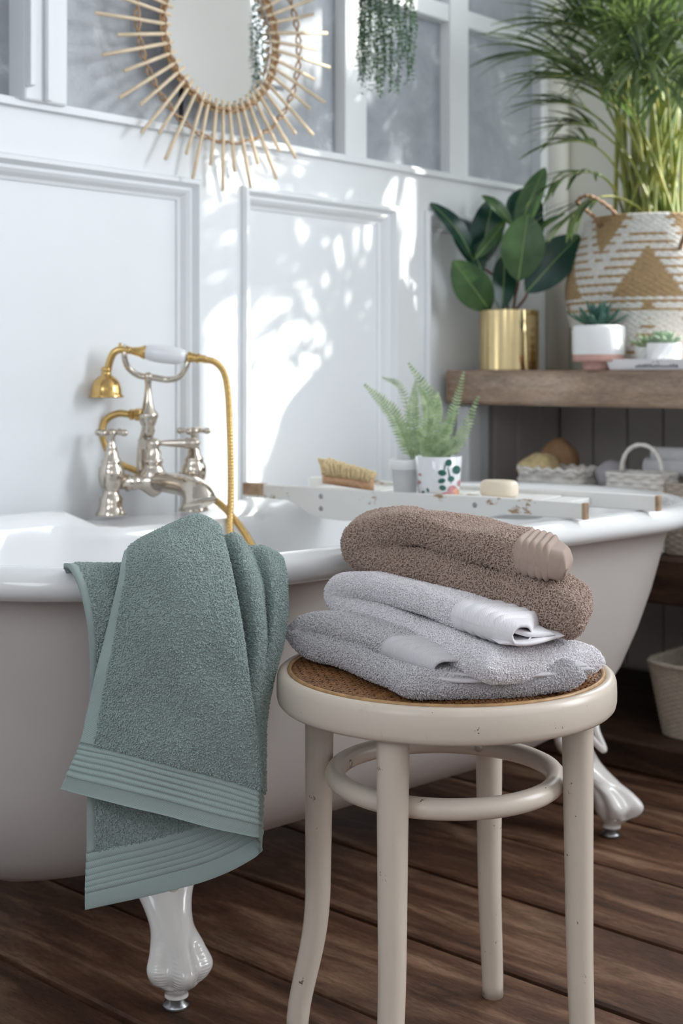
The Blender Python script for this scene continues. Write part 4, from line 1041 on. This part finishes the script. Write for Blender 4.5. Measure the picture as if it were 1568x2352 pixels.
# rubber plant in the brass pot
gd = 3.2; gp = at(1169, 848, gd); gp.z = .818
rub = thing('rubber_plant', gp, 'dark broad-leaved rubber plant in a shiny gold pot on the oak shelf', 'plant')
gr, gh = .0705, at(1169, 713, gd).z-.818
mk('pot', lathe(gp, [(.001, 0), (gr-.001, 0), (gr, .001), (gr, gh-.001), (gr-.001, gh), (gr-.002, gh), (gr-.003, gh-.001), (gr-.003, .01), (.001, .01)], 96, False, False), M['gold'], rub, label='polished gold cylinder pot', sharp=40)
mk('soil', lathe(gp, [(.001, gh-.02), (gr-.004, gh-.02), (gr-.004, gh-.015), (.001, gh-.012)], 32), M['soil'], rub)
LV = [ # base px,py,dd  tip px,py,dd  width, face tilt, material
 (1124,712,0, 1040,597,-.05, .088, (-.2,-1,.1), 'fig_mid', .10), (1088,600,0, 984,468,-.02, .055, (.2,-.8,.6), 'fig_dark', .12),
 (1098,612,.02, 1132,453,.03, .080, (.1,-1,.1), 'fig_dark', .05), (1108,625,.0, 1040,500,.05, .07, (.3,-1,0), 'fig_dark', .08),
 (1190,645,-.03, 1212,492,-.04, .104, (-.15,-1,.15), 'fig_mid', .06), (1188,540,0, 1252,386,.02, .060, (-.5,-.9,.1), 'fig_mid', .05),
 (1195,530,.03, 1208,432,.05, .092, (.1,-1,.1), 'fig_dark', .05), (1208,672,-.03, 1330,542,-.03, .096, (-.1,-1,.25), 'fig_dark', .08),
 (1205,560,.02, 1302,493,.0, .026, (0,-.6,.9), 'fig_mid', .10), (1158,585,.03, 1150,712,-.02, .062, (.2,-1,-.1), 'fig_dark', .05),
 (1178,520,.0, 1104,450,-.02, .036, (.3,-.9,.5), 'fig_mid', .10), (1090,595,-.02, 1160,505,.0, .034, (.6,-.9,.3), 'fig_mid', .05),
 (1170,640,.05, 1235,470,.07, .080, (0,-1,.1), 'fig_dark', .05)]
for (bx, by, bdd, tx, ty, tdd, wd, fcg, mn, bend) in LV:
    G = leaf(at(bx, by, gd+bdd), at(tx, ty, gd+tdd), wd, cdir(*fcg), bend, .16, .62, 14, .5, .02)
    lf = mk('leaf', grid(G), M[mn], rub)
    mk('midrib', tube(ribcurve(G), [.0014*(1-.6*i/14) for i in range(15)], 6), M['fig_rib'], lf)
for P_ in ([(1178,720,0),(1183,680,0),(1190,645,-.02),(1192,560,0),(1190,530,0)], [(1158,720,.01),(1152,680,.01),(1140,640,.02),(1100,610,.02)], [(1182,715,-.01),(1205,685,-.02),(1212,668,-.03)], [(1165,720,.0),(1165,650,.01),(1160,585,.03),(1180,520,.02)], [(1150,725,0),(1140,715,0),(1124,712,0)]):
    mk('stem', tube(cr([at(a, b_, gd+c_) for a, b_, c_ in P_], 6), .0032, 8), M['fig_stem'], rub)

# palm basket
pdd = 3.162; pc = at(1495, 848, pdd); pc.z = .818
PH = at(1495, 507, pdd).z-.818
palm = thing('palm_in_basket', pc, 'tall arching palm in a white and tan patterned straw belly basket', 'plant')
prof = [(.120, 0), (.150, .02), (.170, .06), (.184, .11), (.192, .16), (.193, .19), (.187, .225), (.176, .26), (.163, .295), (.152, .325), (.147, PH)]
C = cr([np.array(p) for p in prof], 30)
C = [c_ for c_ in C]; 
R, colr = [], []
tan, wht = (.44, .30, .155, 1), (.80, .78, .74, 1)
SEG = 220
# resample by height so the rows are even
zs = np.array([c_[1] for c_ in C]); rsr = np.array([c_[0] for c_ in C])
NRW = 56; SUBR = 4
for i in range(NRW*SUBR+1):
    z = PH*i/(NRW*SUBR); r_ = float(np.interp(z, zs, rsr)); ring = []
    row = int(min(NRW-1, i//SUBR)); 
    for j in range(SEG):
        a = 2*math.pi*j/SEG
        bmp = .0018*abs(math.sin(math.pi*i/SUBR)) + .0008*math.sin(j*math.pi*.5+row*math.pi)
        ring.append(pc+Vector(((r_+bmp)*math.cos(a), (r_+bmp)*math.sin(a), z)))
        # zig-zag triangles of solid tan, striped ground of white over tan
        u_ = ((a-math.atan2(-pc.y, -pc.x))/(2*math.pi)*5 + .53) % 1.0; tri = abs(u_-.5)*2
        v_ = z/PH
        stripe = wht if row % 3 else tan
        if v_ >= .46:
            q_ = tri/.68 - (.80-v_)/.34
            c_ = tan if q_ < 0 else stripe if q_ < .80 else wht if q_ < 1.05 else stripe if q_ < 1.3 else tan
            if v_ > .88 and q_ < .9: c_ = wht
        else:
            q_ = tri/.68 + (v_-.46)/.34
            c_ = tan if q_ < -.0 and v_ > .38 else stripe if q_ > .55 or (v_ > .38) else wht if q_ > -.35 else stripe if q_ > -.7 else tan
        colr.append(c_)
    R.append(ring)
bk = mk('basket', rings(R, True, True, False), M['straw'], palm, attr=colr, label='belly basket of tan straw with white stripes and triangles')
solidify(bk, .004, 1)
mk('soil', lathe(pc, [(.001, PH-.05), (.145, PH-.05), (.145, PH-.04), (.001, PH-.035)], 32), M['soil'], palm)
hpx = cr([at(1425, 506, 3.08), at(1400, 478, 3.03), at(1372, 458, 3.0), at(1345, 450, 2.99), at(1325, 463, 3.0), at(1340, 478, 3.02), at(1362, 497, 3.06), at(1378, 520, 3.08)], 10)
mk('basket_handle', tube(hpx, [.0042+.0012*math.sin(i*1.3) for i in range(len(hpx))], 8), M['handle_rope'], palm)
h2 = cr([at(1560, 580, 3.0), at(1566, 555, 2.97), at(1585, 520, 2.95), at(1610, 520, 2.97)], 8)
mk('basket_handle', tube(h2, .005, 8), M['handle_rope'], palm)

def palm_frond(base, ctrl, tip, nl, ll, seed, start=.45, droop=.35):
    r = random.Random(seed); C = []
    for i in range(31):
        t = i/30; C.append(base*(1-t)**2+ctrl*2*t*(1-t)+tip*t*t)
    n = len(C); ps = [tube(C, [.0042*(1-.82*i/n)+.0004 for i in range(n)], 6)]
    V, Fc = [], []
    for k in range(nl):
        t = start+(1-start)*(k+.5)/nl; i = min(n-2, int(t*(n-1))); f = t*(n-1)-i
        p = C[i].lerp(C[i+1], f); tg = (C[i+1]-C[i]).normalized()
        sd = tg.cross(Vector((0, 0, 1)))
        if sd.length < .15: sd = tg.cross(Vector((.6, .4, 0)))
        sd.normalize(); up = sd.cross(tg).normalized()
        for sg in (-1, 1):
            L_ = ll*(.55+.45*math.sin(math.pi*min(1, (t-start)/(1-start)*.85+.15)))*r.uniform(.8, 1.1)
            d0 = (sd*sg*r.uniform(.35, .7)+tg*r.uniform(.9, 1.5)+up*r.uniform(-.1, .35)).normalized()
            wv = r.uniform(.0038, .0062); pv = p; dcur = d0.copy(); b_ = len(V); NSEG = 5
            nw = dcur.cross(up+Vector((r.uniform(-.3, .3), r.uniform(-.3, .3), 0))).normalized()
            for s_ in range(NSEG+1):
                x_ = s_/NSEG; w2 = wv*math.sin(math.pi*min(.97, .12+.86*x_))**.7
                V += [tuple(pv-nw*w2), tuple(pv+nw*w2)]
                pv = pv+dcur*L_/NSEG; dcur = (dcur+Vector((0, 0, -droop*1.9/NSEG))).normalized()
            for s_ in range(NSEG): Fc.append((b_+2*s_, b_+2*s_+1, b_+2*s_+3, b_+2*s_+2))
    V = [(min(p[0], RX-.02), min(p[1], WY-.06), p[2]) for p in V]
    return ps[0], (V, Fc)
r0 = random.Random(21)
def pbase(): 
    a = r0.uniform(0, 6.28); q_ = .085*math.sqrt(r0.random()); return pc+Vector((q_*math.cos(a), q_*math.sin(a), PH-.045))
FR = [ # (px,py,d) tip and control
 ((1430,280,3.08),(1268,330,2.98)), ((1420,200,3.1),(1240,240,3.05)), ((1425,330,3.05),(1270,420,2.95)), ((1400,240,3.12),(1285,290,3.0)), ((1400,60,3.1),(1205,130,3.12)),
 ((1440,120,3.0),(1250,180,2.9)), ((1450,0,3.05),(1265,60,3.0)), ((1480,-80,3.1),(1340,10,3.0)), ((1490,-120,3.1),(1400,-40,3.02)), ((1500,-60,3.0),(1440,80,2.85)),
 ((1520,-150,3.1),(1480,-60,3.0)), ((1540,-60,3.05),(1560,60,2.9)), ((1530,-180,3.2),(1560,-80,3.2)), ((1560,-60,3.1),(1640,60,3.0)), ((1580,0,3.1),(1680,140,3.0)),
 ((1590,100,3.1),(1700,260,3.0)), ((1470,-220,3.2),(1360,-160,3.25)), ((1500,-100,3.2),(1420,-20,3.3)), ((1450,-60,3.2),(1330,60,3.28)), ((1600,-150,3.2),(1720,-40,3.2)),
 ((1480,20,2.98),(1470,150,2.8)), ((1530,60,3.0),(1530,200,2.85)), ((1445,160,3.05),(1380,200,2.9)), ((1460,60,3.15),(1300,140,3.15)), ((1550,-30,3.2),(1500,60,3.3)), ((1410,380,3.06),(1310,500,2.98)), ((1570,-40,3.0),(1610,180,2.85)), ((1500,-40,3.1),(1400,130,2.98))]
for k, (cpt, tpt) in enumerate(FR):
    base = pbase(); tip = at(*tpt); ctrl = at(*cpt)
    small = tpt[1] > 230 and tpt[0] < 1400
    s_, l_ = palm_frond(base, ctrl, tip, 9 if small else 15, .15 if small else .23, k, .62 if small else .42)
    fo = mk('palm_frond', l_, M['palm'], palm, smooth=False)
    mk('palm_stalk', s_, M['palm_stem'], fo)
for k in range(26):
    b_ = pbase(); a = r0.uniform(-1, 1)
    tip = at(1495+a*90, 150+r0.uniform(-60, 140), 3.16+r0.uniform(-.1, .1))
    mk('palm_cane', tube(cr([b_, b_.lerp(tip, .5)+Vector((r0.uniform(-.01, .01), r0.uniform(-.01, .01), 0)), tip], 5), [.0052]*8+[.004, .003, .002], 7), M['palm_stem'], palm)

# small pots on the shelf
def rosette(parent, c, n, ln, wd, mat, seed, up=.6, rings_=2, thick=.002):
    r = random.Random(seed)
    for q_ in range(rings_):
        for k in range(n):
            a = 2*math.pi*(k+.5*q_)/n+r.uniform(-.15, .15); e = up+.55*q_+r.uniform(-.12, .12)
            dr = Vector((math.cos(a)*math.cos(e), math.sin(a)*math.cos(e), math.sin(e)))
            L_ = ln*(1-.2*q_)*r.uniform(.85, 1.1); fcg = Vector((-math.cos(a)*math.sin(e), -math.sin(a)*math.sin(e), math.cos(e)))
            G = leaf(c, c+dr*L_, wd, fcg, -.08, .35, .7, 8, .45)
            o = mk('leaf', grid(G), mat, parent); solidify(o, thick)
wd_ = 2.975; wp = at(1374, 846, wd_); wp.z = .818
agv = thing('agave_pot', wp, 'spiky succulent in a white pot with a pink clay base on the oak shelf', 'plant')
ws = wd_/F
prp = [(.001, .0), (.030, .0), (.033, .003), (.036, .018), (.0555, .0195), (.0562, .022), (.0565, .034)]
mk('pot_base', lathe(wp, prp+[(.001, .034)], 40, False, True), M['terracotta'], agv, label='bare pink clay foot')
mk('pot', lathe(wp, [(.0565, .034), (.0572, .036), (.0572, .090), (.0565, .095), (.054, .098), (.051, .098), (.050, .09), (.001, .088)], 48, False, True), M['pot'], agv)
rosette(agv, wp+Vector((0, 0, .090)), 11, .080, .017, M['succulent'], 2, .55, 3)
# tray, two little pots
tc_ = 2.60; ty0, ty1 = 0.98, at(1392, 840, 2.925).y
tr_ = thing('marble_tray', (tc_, (ty0+ty1)/2, .818), 'long white marbled tray under the small succulents at the right of the shelf', 'tray')
R = []
for z, f in ((0, 0), (.002, .001), (.022, .006), (.0235, .006), (.0235, .003), (.006, -.003), (.005, -.006)):
    R.append([(2.565-f, ty0-f, .818+z), (2.655+f, ty0-f, .818+z), (2.655+f, ty1+f, .818+z), (2.565-f, ty1+f, .818+z)])
mk('tray_body', rings(R), M['marble'], tr_, smooth=False, bevel=.002)
r0 = random.Random(2); ps = []
yq = at(1444, 845, 2.87).y
for k in range(15):
    y_ = yq-.0068*k; hh = r0.choice([.004, .006, .0075]); ps.append(box(2.5610, y_-.004, .824, 2.5630, y_-.0008, .824+hh))
    ps.append(box(2.5610, y_-.0045, .824+r0.choice([0, .003]), 2.5630, y_, .8252+r0.choice([0, .003])))
mk('tray_marking', join(*ps), M['print_dark'], tr_, smooth=False, label='small dark blurred print on the tray edge')
def faceted(c, r0_, r1_, h, seg):
    R = []
    for i, (f, z) in enumerate([(0, 0), (0, .25), (0, .5), (0, .75), (0, 1)]):
        r_ = r0_+(r1_-r0_)*z
        R.append([c+Vector(((r_+(.0014 if (j+i) % 2 else 0))*math.cos(2*math.pi*j/seg), (r_+(.0014 if (j+i) % 2 else 0))*math.sin(2*math.pi*j/seg), h*z)) for j in range(seg)])
    ri = [c+Vector(((r1_-.004)*math.cos(2*math.pi*j/seg), (r1_-.004)*math.sin(2*math.pi*j/seg), h)) for j in range(seg)]
    rj = [c+Vector(((r1_-.004)*math.cos(2*math.pi*j/seg), (r1_-.004)*math.sin(2*math.pi*j/seg), h-.01)) for j in range(seg)]
    return rings(R+[ri, rj], True)
c1 = Vector((2.615, at(1522, 800, 2.90).y, .824)); 
s1 = thing('pale_succulent_pot', c1, 'pale rosette succulent in a textured white pot on the marble tray', 'plant')
mk('pot', faceted(c1, .034, .036, .052, 24), M['pot'], s1, smooth=False); rosette(s1, c1+Vector((0, 0, .050)), 12, .045, .017, M['succulent_pale'], 5, .35, 4, .003)
c2 = Vector((2.625, at(1480, 800, 2.92).y+.008, .824))
s2 = thing('green_succulent_pot', c2, 'thin-leaved green succulent in a pale grey pot left of the textured one', 'plant')
mk('pot', faceted(c2, .0235, .0245, .044, 20), simple('grey_pot', (.68, .70, .66), .5), s2, smooth=False); rosette(s2, c2+Vector((0, 0, .042)), 10, .042, .008, M['fern'], 6, .5, 3)

# ================================================================== BASKETS
def woven_box(c, ax, ay, sx0, sy0, sx1, sy1, h, rows_, cols, amp, rr=.25, arch=None, seed=0, hole=None):
    """woven wall: rows of strands passing in front of and behind upright stakes"""
    pts = []; n = cols*4
    def outline(sx, sy, t):
        per = 2*(sx+sy); s_ = (t % 1)*per
        cr_ = min(sx, sy)*rr
        if s_ < sx: p = (-sx/2+s_, -sy/2)
        elif s_ < sx+sy: p = (sx/2, -sy/2+(s_-sx))
        elif s_ < 2*sx+sy: p = (sx/2-(s_-sx-sy), sy/2)
        else: p = (-sx/2, sy/2-(s_-2*sx-sy))
        # soften corners
        x_, y_ = p; e = 7
        L_ = (abs(x_/(sx/2))**e+abs(y_/(sy/2))**e)**(1/e)
        return x_/L_, y_/L_
    R = []; SR = 4
    for i in range(rows_*SR+1):
        v_ = i/(rows_*SR); sx, sy = sx0+(sx1-sx0)*v_, sy0+(sy1-sy0)*v_; row = i//SR; ring = []
        for j in range(n):
            x_, y_ = outline(sx, sy, j/n); nr = Vector((x_/(sx/2), y_/(sy/2), 0)); m_ = max(abs(nr.x), abs(nr.y))
            o_ = ax*(1 if x_ > 0 else -1) if abs(nr.x) >= abs(nr.y) else ay*(1 if y_ > 0 else -1)
            bmp = amp*(abs(math.sin(math.pi*i/SR))*.8 + .8*math.sin(math.pi*j/4+math.pi*(row % 2)*1.0)*abs(math.sin(math.pi*i/SR)))
            ring.append(c+ax*x_+ay*y_+o_*bmp+Vector((0, 0, h*v_)))
        R.append(ring)
    inn = [[p+(c+Vector((0, 0, p.z-c.z))-p).normalized()*.006 for p in R[-1]], [Vector((p.x, p.y, c.z+.01))+(c-Vector((p.x, p.y, c.z))).normalized()*.008 for p in R[0]]]
    V, Fc = rings(R+inn, True, True, True)
    if hole:
        Vn = [Vector(p) for p in V]
        keep = []
        for q_ in Fc:
            cc_ = sum((Vn[i] for i in q_), Vector())/len(q_)
            keep.append(not (len(q_) == 4 and hole(cc_)))
        Fc = [q_ for q_, k_ in zip(Fc, keep) if k_]
    return V, Fc
def rimtube(c, ax, ay, sx, sy, z, r, wav=0):
    P_ = []
    for k in range(120):
        a = 2*math.pi*k/120; x_, y_ = math.cos(a), math.sin(a); e = 6; L_ = (abs(x_)**e+abs(y_)**e)**(1/e)
        P_.append(c+ax*(x_/L_*sx/2)+ay*(y_/L_*sy/2)+Vector((0, 0, z+wav*math.sin(k*math.pi/3))))
    return tube(P_, [r*(1+.15*math.sin(k*1.6)) for k in range(120)], 8, closed=True)
XU, YU = Vector((1, 0, 0)), Vector((0, 1, 0))
def yx(px, X):
    r = (px-CX)/F; return X/(SN*r+CS)*(SN-CS*r)
ZL = .433
# scalloped rope basket with the sponges
ya, yb = yx(1182, 2.56), yx(1325, 2.56)
b1 = Vector((2.62, (ya+yb)/2, ZL)); Lb = ya-yb
bsk = thing('rope_basket', b1, 'cream scallop-edged rope basket holding the bath sponges on the low shelf', 'basket')
mk('basket_body', woven_box(b1, XU, YU, .11, Lb-.01, .12, Lb, .158, 10, 18, .0045), M['wicker_white'], bsk)
mk('basket_rim', rimtube(b1, XU, YU, .12, Lb, .159, .006, .003), M['wicker_white'], bsk)
def blob(c, rx, ry, rz, seed, amp=.1, seg=40):
    R = []
    for i in range(1, 20):
        ph = math.pi*i/20; ring = []
        for j in range(seg):
            a = 2*math.pi*j/seg; u_ = Vector((math.sin(ph)*math.cos(a), math.sin(ph)*math.sin(a), math.cos(ph)))
            f = 1+amp*fbm(u_*1.0+Vector((seed, seed*2, 0)), 4.0)+amp*.3*fbm(u_, 13)
            ring.append(Vector(c)+Vector((u_.x*rx*f, u_.y*ry*f, u_.z*rz*f)))
        R.append(ring)
    return rings(R)
mk('natural_sponge', blob(at(1240, 1084, 3.13), .047, .054, .043, 3, .12), M['sponge'], origin=at(1240, 1090, 3.13), label='pale yellow natural sponge at the left in the rope basket', cat='sponge')
mk('brown_sponge', blob(at(1284, 1066, 3.20), .037, .052, .062, 7, .06), M['loofah'], origin=at(1284, 1078, 3.20), label='brown dome-shaped sponge behind the yellow one', cat='sponge')
# handled white wicker basket
b3 = Vector((2.575, yx(1462, 2.555), ZL))
hb3 = thing('handled_basket', b3, 'white wicker basket with an arched handle on the low shelf', 'basket')
Wb = .125
mk('basket_body', woven_box(b3, XU, YU, .08, Wb, .09, Wb+.008, .163, 16, 22, .0028), M['wicker_white'], hb3)
mk('basket_rim', rimtube(b3, XU, YU, .09, Wb+.008, .163, .004), M['wicker_white'], hb3)
P_ = []
for k in range(25):
    a = math.pi*k/24; P_.append(b3+YU*(.048*math.cos(a))+Vector((0, 0, .163+.062*math.sin(a)**.8)))
mk('basket_handle', tube(P_, [.0048+.0006*math.sin(k*2.0) for k in range(25)], 10), M['wicker_white'], hb3)
# taupe basket at the right with rolled towels
b4 = Vector((2.66, yx(1640, 2.60), ZL))
mk('woven_basket', woven_box(b4, XU, YU, .22, .20, .23, .21, .150, 24, 52, .0018), M['wicker_taupe'], origin=b4, label='taupe woven basket under white rolled towels at the right edge', cat='basket')
def roll(name, c, r_, ln, mat, label, grp):
    ps = []
    C_ = [(r_*.2, -ln/2+.004), (r_*.8, -ln/2), (r_, -ln/2+.012), (r_*1.03, 0), (r_, ln/2-.012), (r_*.8, ln/2), (r_*.2, ln/2-.004)]
    V, Fc = lathe(c, C_, 36, axis=(0, 1, 0))
    c = Vector(c)
    o = mk(name, (V, Fc), mat, origin=c, label=label, cat='towel', group=grp)
    sp_l = []
    for k in range(60):
        a = k*.42; q_ = r_*.95*(1-k/66); sp_l.append(c+Vector((q_*math.cos(a), ln/2-.002, q_*math.sin(a))))
    ORG[o.name] = c
    mk('roll_spiral', tube(sp_l, .0035, 6), mat, o)
g = 'rolled white towels on the low shelf'
roll('rolled_towel', (2.64, yx(1536, 2.60), at(1530, 1080, 2.85).z), .0200, .15, M['fluffy'], 'white rolled towel, lower one of the pair above the taupe basket', g)
roll('rolled_towel', (2.64, yx(1548, 2.60), at(1545, 1050, 2.85).z), .0170, .14, M['fluffy'], 'white rolled towel, upper one of the pair above the taupe basket', g)
mk('face_cloth', blob(at(1405, 1093, 3.02), .04, .036, .034, 11, .1), M['lilac'], origin=at(1405, 1093, 3.02), label='soft lilac-grey cloth behind the handled basket', cat='cloth')
# lower basket on the plinth
bz0 = .066
lc = at(1503, 1690, 2.79)
bw, bdp = .34, .24
b5 = Vector((lc.x+bdp/2, lc.y-bw/2+.0, bz0))
low = thing('storage_basket', b5, 'cream rectangular rope basket with a cut-out handle on the floor plinth', 'basket')
def hole(p): return p.x < b5.x and abs(p.y-b5.y) < .085 and .092+bz0 < p.z < .128+bz0
mk('basket_body', woven_box(b5, XU, YU, bdp, bw, bdp+.045, bw+.05, .150, 34, 96, .0014, hole=hole), M['paper_rope'], low)
mk('basket_rim', rimtube(b5, XU, YU, bdp+.045, bw+.05, .150, .0055), M['paper_rope'], low)
